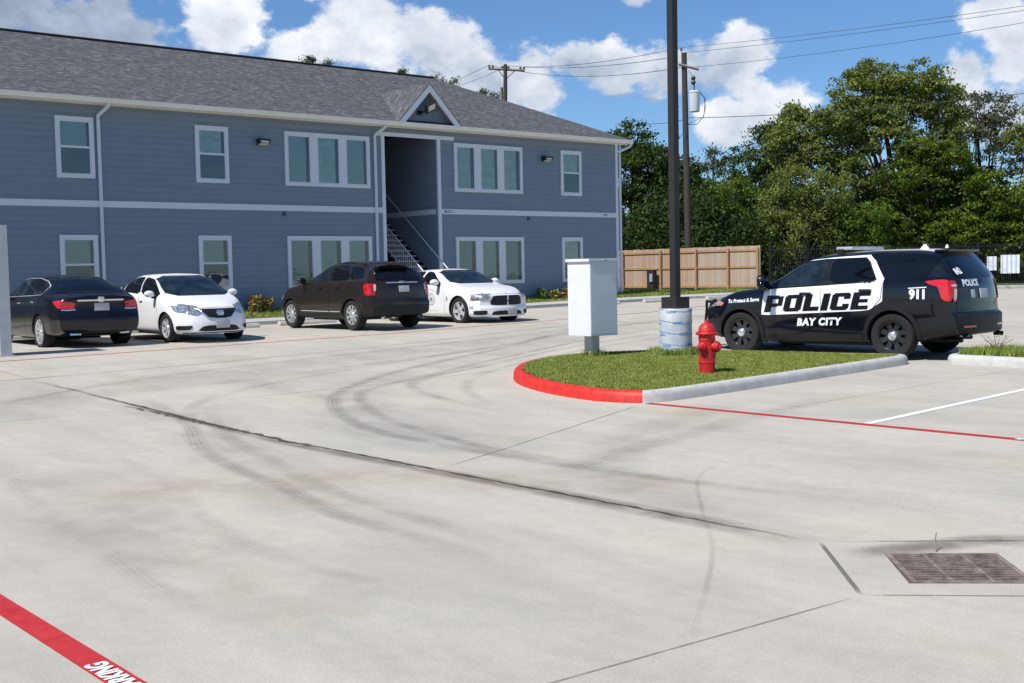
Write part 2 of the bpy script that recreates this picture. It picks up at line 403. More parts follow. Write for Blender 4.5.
# ---- second island, right
I2 = [(17.72, 9.95), (17.80, 10.12), (18.05, 10.2), (18.6, 10.2), (19.2, 10.0), (19.3, 9.5), (19.25, 8), (19.2, 5), (19.2, -6), (17.62, -6), (17.66, 5), (17.68, 8.5)]
i2 = smooth_loop(I2, 1)
kerb_loop('kerb', i2, list(range(len(i2)))+[0], M['kerb'])
in2 = inset(i2, .158)
bm = bmesh.new(); poly(bm, [(x, y, zg(x, y)+.14) for x, y in in2]); bmesh.ops.triangulate(bm, faces=bm.faces[:]); bmesh.ops.recalc_face_normals(bm, faces=bm.faces)
tag(obj('island_soil', bm, M['lawn']), kind='structure')
pts = []
while len(pts) < 16000:
    p = rng.uniform((17.7, 4), (19.3, 10.1)); 
    if inside(p[0], p[1], in2): pts.append(tuple(p))
blades('grass', np.array(pts), lambda x, y: zg(x, y)+.13, .05, .16, .010, 'ragged taller grass in the kerbed strip behind the patrol vehicle', (.6, .15, .25))

# ---- painted lines (sheets 4 mm above the lot)
M['red'] = mat('red_paint', (.40, .018, .020), .7, var=.0, vscale=9, col2=(.50, .040, .042), spec=.3)
M['white'] = mat('white_paint', (.78, .78, .76), .6, var=.08, vscale=12)
def worn(m, amount, scale):
    t = m.node_tree; b = P_(m); out = t.nodes['Material Output']; tr = t.nodes.new('ShaderNodeBsdfTransparent'); ms = t.nodes.new('ShaderNodeMixShader')
    tcn = t.nodes.new('ShaderNodeTexCoord'); nz = t.nodes.new('ShaderNodeTexNoise'); nz.inputs['Scale'].default_value = scale; nz.inputs['Detail'].default_value = 8; nz.inputs['Roughness'].default_value = .75
    t.links.new(tcn.outputs['Object'], nz.inputs['Vector']); mr_ = t.nodes.new('ShaderNodeMapRange'); t.links.new(nz.outputs[0], mr_.inputs[0])
    mr_.inputs[1].default_value = amount; mr_.inputs[2].default_value = amount+.08; mr_.inputs[3].default_value = 1; mr_.inputs[4].default_value = 0
    t.links.new(mr_.outputs[0], ms.inputs[0]); t.links.new(tr.outputs[0], ms.inputs[1]); t.links.new(b.outputs[0], ms.inputs[2]); t.links.new(ms.outputs[0], out.inputs[0])
worn(M['red'], .64, 14); worn(M['white'], .66, 20)
M['red_far'] = mat('red_paint_faded', (.47, .13, .10), .7, var=.2, vscale=2); worn(M['red_far'], .56, 4)
LAY = [0]
def ribbon(name, pts, wd, mtl, dz=.004, n_sub=12, jit=0., uv=False, taper=False):
    if uv: LAY[0] += 1; dz = .0026+.00005*LAY[0]
    bm = bmesh.new(); P = []
    for (a, b) in zip(pts, pts[1:]):
        for k in range(n_sub): P.append(Vector(a).lerp(Vector(b), k/n_sub))
    P.append(Vector(pts[-1])); rows = []; n_ = len(P); uvl = bm.loops.layers.uv.new('UVMap'); run = 0
    K4 = 4 if uv else 1
    for i, p in enumerate(P):
        t = (P[min(i+1, n_-1)]-P[max(i-1, 0)]).normalized(); nr = Vector((-t.y, t.x)); ww = wd if not isinstance(wd, (list, tuple)) else wd[0]+(wd[1]-wd[0])*i/(n_-1)
        ww *= 1+random.uniform(-jit, jit); sh = random.uniform(-jit, jit)*wd*.6 if jit and not isinstance(wd, (list, tuple)) else 0
        if i: run += (P[i]-P[i-1]).length
        row = []
        for k in range(K4+1):
            q = p+nr*(ww*(k/K4-.5)+sh); row.append((bm.verts.new((q.x, q.y, zg(q.x, q.y)+dz)), k/K4, run, i/(n_-1)))
        rows.append(row)
    for A, B in zip(rows, rows[1:]):
        for k in range(K4):
            f_ = bm.faces.new((A[k][0], B[k][0], B[k+1][0], A[k+1][0]))
            for l_, s_ in zip(f_.loops, (A[k], B[k], B[k+1], A[k+1])): l_[uvl].uv = (s_[1], s_[3] if uv else s_[2])
    bmesh.ops.recalc_face_normals(bm, faces=bm.faces)
    for f_ in bm.faces:
        if f_.normal.z < 0: f_.normal_flip()
    return tag(obj(name, bm, mtl), kind='structure')
ribbon('red_line', [(1.94, -8), (1.95, 12)], .135, M['red'])
ribbon('red_line', [(10.9, -8), (10.93, 10.27)], .115, M['red'])
ribbon('red_line', [(-10, 21.9), (6.9, 22.2), (13.4, 22.95), (23.6, 24.0), (27, 24.4), (30, 25.5)], .10, M['red_far'])
ribbon('white_line', [(10.99, 7.15), (17.5, 7.55)], .10, M['white'])
ribbon('white_line', [(10.99, 4.2), (17.5, 4.6)], .10, M['white'])
# stencilled words on the red lines
def stencil(s, size, at_, ang, sx=1.):
    bm = text_mesh(s, size, .006)
    for v in bm.verts:
        x, y = v.co.x*sx, v.co.y; c_, s_ = math.cos(ang), math.sin(ang); X = at_[0]+x*c_-y*s_; Y = at_[1]+x*s_+y*c_; v.co = (X, Y, zg(X, Y)+.008)
    return tag(obj('stencilled_words', bm, M['white']), kind='structure')
stencil('NO PARKING', .135, (1.945, 4.90), R(90), .80)
stencil('NO PARKING', .12, (10.925, 4.98), R(90), 1.4)

# joints, cracks, tyre marks: thin transparent-edged stains
def stain(name, col, op, across=True, ns=(3., 60.), thr=.35, tracks=False, hard=False):
    m = bpy.data.materials.new(name); m.use_nodes = True; t = m.node_tree; b = P_(m); A = t.nodes.new; K = t.links.new
    b.inputs['Base Color'].default_value = (*col, 1); b.inputs['Roughness'].default_value = .9; b.inputs['Specular IOR Level'].default_value = .2
    uv = A('ShaderNodeUVMap'); s = A('ShaderNodeSeparateXYZ'); K(uv.outputs[0], s.inputs[0])
    def mm(op_, a, b_=None, clamp=False):
        n_ = A('ShaderNodeMath'); n_.operation = op_; n_.use_clamp = clamp
        for i, v in enumerate((a, b_)):
            if v is None: continue
            if isinstance(v, (int, float)): n_.inputs[i].default_value = v
            else: K(v, n_.inputs[i])
        return n_.outputs[0]
    u = s.outputs[0]; e = mm('MULTIPLY', mm('MULTIPLY', u, mm('SUBTRACT', 1, u)), 4.0 if not hard else 30., clamp=True)
    e = mm('POWER', e, 1.2)
    vv = s.outputs[1]; ends = mm('MULTIPLY', mm('MULTIPLY', vv, mm('SUBTRACT', 1, vv)), 9., clamp=True)
    tcn = A('ShaderNodeTexCoord'); nz = A('ShaderNodeTexNoise'); nz.inputs['Scale'].default_value = ns[0]; nz.inputs['Detail'].default_value = 7; nz.inputs['Roughness'].default_value = .7; K(tcn.outputs['Object'], nz.inputs['Vector'])
    q = mm('MULTIPLY', mm('SUBTRACT', nz.outputs[0], thr), 3.2, clamp=True)
    f_ = mm('MULTIPLY', mm('MULTIPLY', e, q), mm('MULTIPLY', ends, op))
    if tracks:
        sn = mm('ADD', mm('MULTIPLY', mm('SINE', mm('MULTIPLY', u, 31.4)), .20), .70); f_ = mm('MULTIPLY', f_, sn)
    tr = A('ShaderNodeBsdfTransparent'); ms = A('ShaderNodeMixShader'); K(f_, ms.inputs[0]); K(tr.outputs[0], ms.inputs[1]); K(b.outputs[0], ms.inputs[2]); K(ms.outputs[0], t.nodes['Material Output'].inputs[0])
    return m
M['tyre_mark'] = stain('tyre_rubber', (.10, .096, .09), .31, tracks=True, thr=.30, ns=(1.3, 1))
M['tyre_mark2'] = stain('tyre_rubber_faint', (.10, .095, .088), .21, tracks=True, thr=.32, ns=(1.1, 1))
M['damp'] = stain('damp_dirt', (.11, .085, .06), .75, thr=.22, ns=(4, 1))
M['tyre_mark3'] = stain('tyre_rubber_ghost', (.11, .105, .095), .13, tracks=True, thr=.34, ns=(1.5, 1))
M['drain_stain'] = stain('drain_stain', (.10, .08, .06), .42, thr=.26, ns=(1.6, 1))
M['rust'] = stain('rust_stain', (.32, .2, .09), .22, thr=.38, ns=(1.0, 1))
M['joint'] = stain('joint_gap', (.06, .055, .05), .85, thr=.12, ns=(3, 1), hard=True)
M['joint_mid'] = stain('joint_mid', (.12, .115, .105), .55, thr=.05, ns=(3, 1), hard=True)
M['joint_thin'] = stain('joint_thin', (.10, .09, .08), .62, thr=.18, ns=(2, 1), hard=True)
def spline(pts, k=6):
    P = [Vector(p) for p in pts]; P = [P[0]*2-P[1]]+P+[P[-1]*2-P[-2]]; out = []
    for i in range(1, len(P)-2):
        for j in range(k):
            t = j/k; a, b, c_, d = P[i-1:i+3]
            out.append(.5*((2*b)+(c_-a)*t+(2*a-5*b+4*c_-d)*t*t+(3*b-a-3*c_+d)*t**3))
    out.append(P[-2]); return out
S = lambda pts, wd, m, dz, name='tyre_marks': ribbon(name, spline(pts), wd, m, dz=dz, n_sub=2, uv=True)
S([(22.5, 21.3), (18.5, 20.1), (15.1, 18.1), (11.24, 16.07), (9.17, 14.52), (8.2, 13.3), (7.5, 11.78), (7.2, 10.38), (7.1, 8.62), (7.2, 6.5), (7.6, 4.5)], .27, M['tyre_mark'], .003)
S([(23.5, 19.9), (18.5, 18.6), (14.0, 16.6), (11.05, 15.11), (9.43, 14.26), (8.75, 13.5), (7.98, 11.87), (7.52, 10.04), (7.29, 8.93), (7.3, 7)], .24, M['tyre_mark'], .0035)
S([(6.5, 15.2), (5.98, 12.92), (5.32, 11.18), (4.94, 9.59), (4.81, 8.65), (4.51, 7.24), (4.5, 5.5)], .25, M['tyre_mark'], .003)
S([(7.0, 14.5), (6.03, 12.15), (5.53, 10.31), (5.04, 8.41), (4.88, 7.01), (4.7, 5.6)], .25, M['tyre_mark2'], .0035)
S([(3.6, 12), (3.1, 9.5), (2.82, 7.09), (2.7, 6.24), (2.76, 5.4)], .22, M['tyre_mark3'], .003)
S([(4.6, 12), (4.2, 9.5), (3.7, 7.6), (3.55, 6.4), (3.7, 5.2)], .22, M['tyre_mark3'], .003)
S([(8.2, 6.8), (7.4, 6.4), (6.4, 5.5), (5.5, 4.65), (4.1, 3.6)], .05, M['tyre_mark2'], .003)
M['smear'] = stain('rubber_smear', (.13, .125, .115), .15, thr=.34, ns=(.9, 1))
for P_s, w_s in (([(24, 20.6), (18.5, 19.3), (14.6, 17.4), (11.1, 15.6), (9.3, 14.4), (8.4, 13.2), (7.7, 11.8), (7.3, 9.6), (7.3, 7)], 1.5), ([(6.3, 15.6), (6.0, 12.5), (5.4, 10.7), (4.9, 8.6), (4.7, 6.4)], 1.2), ([(3.9, 11), (3.3, 8.5), (3.1, 6.5), (3.3, 5)], 1.3), ([(26, 22), (17, 20), (10, 18), (5, 16), (1, 13)], 1.8), ([(12, 9.6), (9, 8.6), (7, 7), (6.4, 5)], .8)): S(P_s, w_s, M['smear'], .0015, 'tyre_marks')
S([(26, 23), (19, 21.6), (12.5, 20.0), (6, 18.9), (-2, 18.5)], .26, M['tyre_mark'], .003)
S([(26, 21.4), (19, 20.6), (12.5, 19.3), (7.5, 17.7), (4, 15.5)], .26, M['tyre_mark2'], .0038)
S([(16, 18.7), (11.8, 17.2), (9.0, 16.0), (7.0, 14.6), (5.9, 12.8)], .26, M['tyre_mark2'], .0042)
S([(22, 18.9), (16.4, 17.3), (12.6, 15.6), (10.6, 14.7), (9.7, 13.4), (9.2, 11)], .24, M['tyre_mark'], .0042)
S([(22, 18.3), (16.0, 16.6), (12.2, 14.9), (10.4, 13.3), (9.5, 11.5)], .24, M['tyre_mark2'], .0046)
S([(13, 8.9), (10, 8.3), (8, 7.8), (6.6, 7.4)], .5, M['tyre_mark2'], .003)
S([(28, 22.4), (21, 20.8), (15, 18.4), (10, 16.9), (6.4, 16.0)], .5, M['tyre_mark2'], .005)
ribbon('drain_stain', [(6.16, 16.6), (6.15, 12.6), (6.2, 10.2), (6.17, 7.3), (6.17, 4.4)], .036, M['joint'], dz=.006, n_sub=30, jit=.5, uv=True)
ribbon('drain_stain', [(6.02, 14.9), (6.08, 13.5), (6.16, 12.0), (6.2, 10.2)], .10, M['damp'], dz=.006, n_sub=22, jit=.6, uv=True)
ribbon('drain_stain', [(6.12, 15.5), (6.10, 10.2), (6.14, 7.3), (6.15, 4.3)], [.12, .42], M['drain_stain'], dz=.0025, n_sub=30, uv=True)
ribbon('drain_stain', [(6.16, 18.5), (6.16, 12.9)], .12, M['drain_stain'], dz=.0026, n_sub=30, uv=True, jit=.3)
ribbon('drain_stain', [(6.0, 4.05), (6.9, 3.7), (7.8, 2.9)], .35, M['drain_stain'], dz=.0028, n_sub=8, uv=True)
ribbon('rust_stain', [(3.2, 9.5), (5.5, 8.6), (7.2, 6.0)], 1.3, M['rust'], dz=.002, n_sub=8, uv=True)
for a, b, wd, m in (((6.18, 4.36), (5.32, 3.50), .03, 'joint_mid'), ((5.33, 3.50), (6.19, 2.62), .012, 'joint_thin'), ((6.2, 4.37), (8.9, 1.75), .016, 'joint_thin'), ((5.32, 3.5), (2.0, 3.72), .010, 'joint_thin'), 
                    ((6.2, 14.45), (26, 15.6), .018, 'joint_thin'), ((6.2, 8.35), (10.9, 10.3), .014, 'joint_thin'), ((6.2, 14.45), (-6, 14.1), .014, 'joint_thin'),
                    ((10.95, 8.6), (17.6, 8.75), .01, 'joint_thin'), ((10.9, 2.0), (17.6, 2.1), .01, 'joint_thin'), ((-6, 19.8), (30, 21.3), .012, 'joint_thin'), ((13.9, 15.4), (14.6, 30.2), .012, 'joint_thin'), ((22, 15.6), (22.4, 30.2), .012, 'joint_thin'), ((6.2, 18.5), (6.3, 30.2), .012, 'joint_thin')):
    ribbon('pavement_joint', [a, b], wd, M[m], dz=.0066, n_sub=16, uv=True)

# ---- wheel stops
def wheel_stop(x, y, lb, z=None):
    bm = bmesh.new(); pr = [(-.09, 0), (.09, 0), (.085, .05), (.055, .115), (-.055, .115), (-.085, .05)]
    A = [[bm.verts.new((sx, p[0], p[1]+(-.0))) for p in pr] for sx in (-.91, .91)]
    for k in range(6): bm.faces.new((A[0][k], A[0][(k+1) % 6], A[1][(k+1) % 6], A[1][k]))
    bm.faces.new(A[0][::-1]); bm.faces.new(A[1]); bmesh.ops.bevel(bm, geom=bm.edges[:], offset=.008, segments=1, affect='EDGES')
    o = obj('wheel_stop', bm, M['stop']); o.location = (x, y, zg(x, y)+.002); o.rotation_euler = (0, 0, random.uniform(-.02, .02))
    return tag(o, lb, 'wheel stop', 'concrete wheel stops along the kerb')
WS = [(9.2, 29.1, 'concrete wheel stop ahead of the dark sedan with red tail lamps'), (11.9, 29.3, 'concrete wheel stop behind the white compact sedan'), (14.7, 29.0, 'pale concrete wheel stop between the white compact sedan and the brown SUV'),
      (17.3, 29.3, 'concrete wheel stop ahead of the dark brown SUV'), (20.1, 29.7, 'concrete wheel stop behind the white patrol sedan'), (29.5, 29.9, 'concrete wheel stop just right of the tall metal cabinet'),
      (32.6, 29.9, 'long concrete wheel stop left of the dark lamp pole'), (35.6, 29.5, 'concrete wheel stop right of the dark lamp pole'), (38.0, 28.6, 'concrete wheel stop farthest right, beyond the patrol SUV hood')]
for x, y, lb in WS: wheel_stop(x, y, lb)

# ---- drain grate
M['rust_iron'] = mat('rusted_iron', (.13, .10, .085), .85, var=.3, vscale=9, bump=.3, col2=(.30, .24, .205))
M['pit'] = mat('pit_dark', (.02, .018, .016), .95)
ex = Vector((GC[1]-GC[0])).normalized(); ey = Vector((GC[3]-GC[0])).normalized(); LX = (GC[1]-GC[0]).length; LY = (GC[3]-GC[0]).length
t = thing('drain_grate', 'rusty iron storm drain grate set in the pavement', 'drain grate', (GC[0].x, GC[0].y, 0), math.atan2(ex.y, ex.x))
# local +x along ex, local -y along ey
bm = bmesh.new()
for a in ((.0, LX, -.03, 0), (.0, LX, -LY, -LY+.03), (0, .03, -LY+.0305, -.0305), (LX-.03, LX, -LY+.0305, -.0305)): box(bm, a[0], a[1], a[2], a[3], -.06, .006)
obj('frame', bm, M['rust_iron'], t)
bm = bmesh.new()
for k in range(12): y = -.055-(LY-.11)*k/11; box(bm, .031, LX-.031, y-.006, y+.006, -.05, .003)
obj('bars', bm, M['rust_iron'], t)
bm = bmesh.new()
for k in (1, 2): x = LX*k/3; box(bm, x-.010, x+.010, -LY+.031, -.031, -.045, .0055)
obj('cross_bars', bm, M['rust_iron'], t)
bm = bmesh.new(); box(bm, .03, LX-.03, -LY+.03, -.03, -.3, -.28); obj('pit_slab', bm, M['pit'], t)  # flat near-black slab across the pit below the bars
bm = bmesh.new(); tube(bm, [(.2, -.09, .0), (.24, -.06, .06), (.27, -.05, .10)], .004, 5)
tw = obj('twig', bm, M['rust_iron']); tw.location = (GC[0].x+.05, GC[0].y-.1, 0); tag(tw, 'thin dry twig standing up out of the drain grate', 'twig')

# ---- wood, fence
M['board'] = mat('fence_boards', (.34, .23, .165), .85, var=.0, vscale=7, vdir=(1, 9, .5), bump=.3, col2=(.46, .345, .27))
M['board2'] = mat('fence_boards_grey', (.36, .30, .26), .85, var=.0, vscale=7, vdir=(1, 9, .5), bump=.3, col2=(.42, .355, .31)); M['board3'] = mat('fence_boards_red', (.33, .20, .135), .85, var=.0, vscale=7, vdir=(1, 9, .5), bump=.3, col2=(.44, .30, .22))
M['post_wood'] = mat('treated_wood', (.36, .215, .095), .8, var=.25, vscale=12, vdir=(1, 1, .3))
FX = 40.3; FY0, FY1 = 31.35, 45.5
fz = zlawn(FX, 4)+.02
t = thing('wooden_fence', 'tan wooden privacy fence with exposed rails beside the lot', 'fence', (FX, FY0, fz))
bm = bmesh.new(); y = 0
while y < FY1-FY0:
    wd = .138; dz = random.uniform(-.012, .012); box(bm, .0+random.uniform(0, .004), .02, y, y+wd-.004, .03, 1.83+dz, mi=random.choice((0, 0, 1, 2))); y += wd
obj('board_panel', bm, [M['board'], M['board2'], M['board3']], t)
for z in (.12, .95, 1.66):
    bm = bx(-.04, -.002, 0, FY1-FY0, z-.045, z+.045); obj('rail', bm, M['post_wood'], t)
for Y in (31.4, 32.98, 34.78, 36.88, 39.25, 41.6, 44.0):
    bm = bx(-.135, -.042, Y-FY0-.045, Y-FY0+.045, -.1, 1.74, bev=.006); obj('post', bm, M['post_wood'], t)
bm = bmesh.new(); box(bm, -.038, .022, -.022, -.002, .03, 1.84); obj('end_board', bm, M['board'], t)
# utility pedestal at the fence
M['dark_box'] = mat('dark_plastic', (.02, .02, .02), .5); M['meter'] = mat('meter_grey', (.28, .34, .45), .4)
t = thing('utility_pedestal', 'black utility box with a grey meter against the wooden fence', 'utility box', (40.02, 37.25, fz))
bm = bmesh.new(); box(bm, -.12, .12, -.2, .2, 0, .88, bev=.01); obj('case', bm, M['dark_box'], t)
bm = bmesh.new(); box(bm, -.2, -.122, -.19, -.02, .35, .72, bev=.02); obj('meter', bm, M['meter'], t)

# black picket fence and gate stretch
M['iron'] = mat('black_iron', (.012, .012, .012), .5)
PF = [(40.75, 31.2), (44.6, 29.2), (49.6, 26.7), (54.6, 24.2), (60.5, 21.2)]
for i, (a, b) in enumerate(zip(PF, PF[1:])):
    a = Vector(a); b = Vector(b); d = b-a; Ln = d.length
    t = thing('picket_fence', ['black picket fence length next to the end of the wooden fence', 'black picket fence length hidden mostly behind the patrol SUV', 'black picket fence length carrying two pale corrugated panels', 'black picket fence length at the far right edge'][i], 'fence', (a.x, a.y, zlawn(a.x, 1.2)-.02), math.atan2(d.y, d.x), 'black picket fence along the street side')
    bm = bmesh.new()
    for z in (.15, 1.0, 1.72): box(bm, .03, Ln-.03, -.018, .018, z, z+.035)
    obj('rails', bm, M['iron'], t)
    bm = bmesh.new(); x = .12
    while x < Ln-.05: box(bm, x-.009, x+.009, -.009, .009, .02, 1.88); x += .12
    obj('pickets', bm, M['iron'], t)
    for x in (0,): obj('post', bx(-.03, .03, -.03, .03, 0, 1.95), M['iron'], t)
M['corr'] = mat('corrugated_white', (.62, .66, .72), .5, var=.08, vscale=4)
def corr(px, py0, px1, py1, dep, lb):
    a = spot(px, py1, dep); b = spot(px1, py1, dep); c_ = spot(px, py0, dep); wd = (b-a).length; h = c_.z-a.z
    bm = bmesh.new(); nn_ = int(wd/.03); prev = None
    for k in range(nn_+1):
        x = wd*k/nn_; y = -.025 if (k//3) % 2 == 0 else .02
        cur = [bm.verts.new((x, y, 0)), bm.verts.new((x, y, h)), bm.verts.new((x, y+.006, h)), bm.verts.new((x, y+.006, 0))]
        if prev:
            for q in range(4): bm.faces.new((prev[q], cur[q], cur[(q+1) % 4], prev[(q+1) % 4]))
        prev = cur
    d = b-a; o = obj('corrugated_panel', bm, M['corr']); o.location = a; o.rotation_euler = (0, 0, math.atan2(d.y, d.x)-.15); tag(o, lb, 'metal panel', 'pale corrugated panels behind the picket fence')
corr(986.8, 256.5, 996, 270.5, 51.6, 'smaller pale corrugated sheet panel behind the black picket fence')
corr(1000.5, 255, 1018.5, 273.5, 51.4, 'larger pale corrugated sheet panel behind the black picket fence')
# ------------------------------------------------------------------ apartment building
D = 33.25; o_ = OZ
M['siding'] = mat('blue_siding', (.188, .235, .295), .72, var=.05, vscale=1.2, vdir=(.35, 1, 5), bump=.08, bscale=40)
M['trim'] = mat('painted_trim', (.60, .64, .70), .55, var=.03, vscale=3)
M['gutter'] = mat('cream_gutter', (.74, .73, .67), .45, var=.04, vscale=3)
M['soffit'] = mat('soffit', (.74, .72, .64), .8, var=.05)
M['steel_w'] = mat('white_rail', (.62, .64, .66), .45, var=.05)
M['dark'] = mat('unlit_room_dark', (.02, .024, .028), .9)
M['blind'] = mat('window_blind', (.40, .50, .49), .8, var=.06, vscale=2, vdir=(1, 1, 22))
M['blind_b'] = mat('window_blind_grey', (.30, .385, .38), .8, var=.2, vscale=2, vdir=(1, 1, 22)); M['blind_c'] = mat('window_blind_light', (.50, .60, .585), .8, var=.2, vscale=1.5, vdir=(2, 1, 3))
M['blind2'] = mat('insect_screen', (.085, .125, .14), .8, var=.1, vscale=2)
M['lampblack'] = mat('lamp_housing', (.012, .012, .013), .4); M['lens'] = mat('lamp_lens', (.55, .54, .47), .3)
def glass(name, tintc, refl):
    m = bpy.data.materials.new(name); m.use_nodes = True; t = m.node_tree; t.nodes.remove(P_(m)); A = t.nodes.new; K = t.links.new
    tr = A('ShaderNodeBsdfTransparent'); tr.inputs[0].default_value = (*tintc, 1); gl = A('ShaderNodeBsdfGlossy'); gl.inputs['Roughness'].default_value = .02
    fr = A('ShaderNodeFresnel'); fr.inputs[0].default_value = 1.5; ad = A('ShaderNodeMath'); ad.operation = 'ADD'; ad.inputs[1].default_value = refl; K(fr.outputs[0], ad.inputs[0])
    tcn = A('ShaderNodeTexCoord'); nz = A('ShaderNodeTexNoise'); nz.inputs['Scale'].default_value = 1.6; K(tcn.outputs['Object'], nz.inputs['Vector']); bp = A('ShaderNodeBump'); bp.inputs['Strength'].default_value = .12; bp.inputs['Distance'].default_value = .05; K(nz.outputs[0], bp.inputs['Height']); K(bp.outputs[0], gl.inputs['Normal'])
    ms = A('ShaderNodeMixShader'); K(ad.outputs[0], ms.inputs[0]); K(tr.outputs[0], ms.inputs[1]); K(gl.outputs[0], ms.inputs[2]); K(ms.outputs[0], t.nodes['Material Output'].inputs[0]); return m
M['glass'] = glass('window_glass', (.80, .90, .88), .10)
# shingles
m = bpy.data.materials.new('asphalt_shingles'); m.use_nodes = True; t = m.node_tree; b = P_(m); A = t.nodes.new; K = t.links.new
b.inputs['Roughness'].default_value = .92; b.inputs['Specular IOR Level'].default_value = .2
tcn = A('ShaderNodeTexCoord'); mp = A('ShaderNodeMapping'); mp.inputs['Scale'].default_value = (7.5, 16.0, 6.0); K(tcn.outputs['Object'], mp.inputs[0])
vo = A('ShaderNodeTexVoronoi'); vo.inputs['Scale'].default_value = 1.0; K(mp.outputs[0], vo.inputs['Vector'])
hs = A('ShaderNodeSeparateColor'); K(vo.outputs['Color'], hs.inputs[0])
rp = A('ShaderNodeValToRGB'); e = rp.color_ramp.elements; e[0].position = 0; e[0].color = (.075, .075, .08, 1); e[1].position = 1; e[1].color = (.175, .182, .19, 1)
for p_, c_ in ((.3, (.080, .080, .086)), (.5, (.105, .098, .098)), (.68, (.108, .112, .122)), (.86, (.12, .138, .142))): q = e.new(p_); q.color = (*c_, 1)
K(hs.outputs[0], rp.inputs[0]); nz = A('ShaderNodeTexNoise'); nz.inputs['Scale'].default_value = 60; K(tcn.outputs['Object'], nz.inputs['Vector'])
mxn = A('ShaderNodeMix'); mxn.data_type = 'RGBA'; mxn.blend_type = 'MULTIPLY'; mxn.inputs[0].default_value = 1; r2 = A('ShaderNodeValToRGB'); r2.color_ramp.elements[0].color = (.7, .7, .7, 1); r2.color_ramp.elements[1].color = (1.15, 1.15, 1.15, 1); r2.color_ramp.elements[0].position = .3; r2.color_ramp.elements[1].position = .7
K(nz.outputs[0], r2.inputs[0]); K(rp.outputs[0], mxn.inputs[6]); K(r2.outputs[0], mxn.inputs[7]); K(mxn.outputs[2], b.inputs['Base Color'])
bp = A('ShaderNodeBump'); bp.inputs['Strength'].default_value = .5; bp.inputs['Distance'].default_value = .02; K(vo.outputs['Distance'], bp.inputs['Height']); K(bp.outputs[0], b.inputs['Normal'])
M['shingle'] = m

BX0, BX1 = -6.0, 33.78; ZB, ZE = .68, 4.93+o_     # wall base and top
bld = thing('apartment_building', 'two storey blue grey apartment house with lap siding and a grey shingle roof', 'building', (BX0, D, 0))
bl = Vector((-BX0, -D, 0))
def bobj(name, bm, m, parent=bld, **k):
    if parent is bld: bm.transform(Matrix.Translation(bl))
    return obj(name, bm, m, parent, **k)
def siding(name, x0, x1, z0, z1, plane='y', at_=D, exp=.178, parent=bld, flip=1):
    """lap siding: each course leans out towards its lower edge"""
    bm = bmesh.new(); z = z0; k = 0
    rowsA = []
    zz = z0
    prof = []
    while zz < z1-1e-4:
        t_ = min(z1, zz+exp); prof.append((.026, zz)); prof.append((.002, t_)); zz = t_
    def P(x, d_, z_): return (x, at_-d_, z_) if plane == 'y' else (at_-d_*flip, x, z_)
    v0 = [bm.verts.new(P(x0, *p)) for p in prof]; v1 = [bm.verts.new(P(x1, *p)) for p in prof]
    for i in range(len(prof)-1):
        bm.faces.new((v0[i], v1[i], v1[i+1], v0[i+1]))
    return bobj(name, bm, M['siding'], parent)
RX0, RX1 = 22.75, 24.95; HZ = 4.62+o_               # recess
siding('siding_wall', BX0, RX0-.12, ZB, ZE); siding('siding_wall', RX1+.12, BX1, ZB, ZE); siding('siding_wall', RX0-.12, RX1+.12, HZ+.10, ZE)
# solid walls behind the siding
bm = bmesh.new(); YB = 43.25
box(bm, BX0+.02, RX0, D+.004, YB, ZB-.4, ZE); box(bm, RX1+.002, BX1-.02, D+.004, YB, ZB-.4, ZE); box(bm, RX0+.002, RX1, D+.004, D+.10, HZ+.01, ZE-.01)
bobj('wall_core', bm, M['siding'])
# recess: right return wall with siding, back wall
siding('siding_wall', D+.02, D+5.2, ZB, ZE, 'x', RX1-.004, flip=1)
siding('siding_wall', RX0+.01, RX1-.03, ZB, ZE, 'y', D+5.25)
bm = bmesh.new(); box(bm, RX0+.01, RX1-.02, D-.2, D+5.3, ZB-.3, ZB+.06); bobj('breezeway_floor', bm, M['walk'])
bm = bmesh.new(); box(bm, RX0+.004, RX1-.004, D+3.3, D+5.2, 1.98+o_, 2.2+o_); bobj('landing', bm, M['walk'])
# end wall of the right side
siding('siding_wall', D+.01, YB, ZB, ZE, 'x', BX1+.004, flip=-1)
# trims
bm = bmesh.new(); tz0, tz1 = 2.06+o_, 2.24+o_
box(bm, BX0, RX0-.13, D-.035, D-.001, tz0, tz1); box(bm, RX1+.13, BX1-.10, D-.035, D-.001, tz0, tz1)
bobj('band_board', bm, M['trim'])
bm = bmesh.new(); box(bm, RX1-.05, RX1-.02, D+.1, D+5.2, tz0, tz1); bobj('band_board', bm, M['trim'])
bm = bmesh.new(); box(bm, RX0-.13, RX0, D-.045, D+.06, ZB, HZ); bobj('corner_board', bm, M['trim'])
bm = bmesh.new(); box(bm, RX1-.005, RX1+.13, D-.045, D+.06, ZB, HZ); bobj('corner_board', bm, M['trim'])
bm = bmesh.new(); box(bm, RX0-.36, RX1+.72, D-.05, D-.001, HZ+.001, HZ+.13); bobj('header_board', bm, M['trim'])
bm = bmesh.new(); box(bm, BX1-.10, BX1+.03, D-.045, D+.10, ZB, ZE); bobj('corner_board', bm, M['trim'])
# foundation strip
bm = bmesh.new(); box(bm, BX0, RX0-.13, D-.006, D+.01, ZB-.35, ZB+.001); box(bm, RX1+.13, BX1, D-.006, D+.01, ZB-.35, ZB+.001); bobj('foundation', bm, M['walk'])
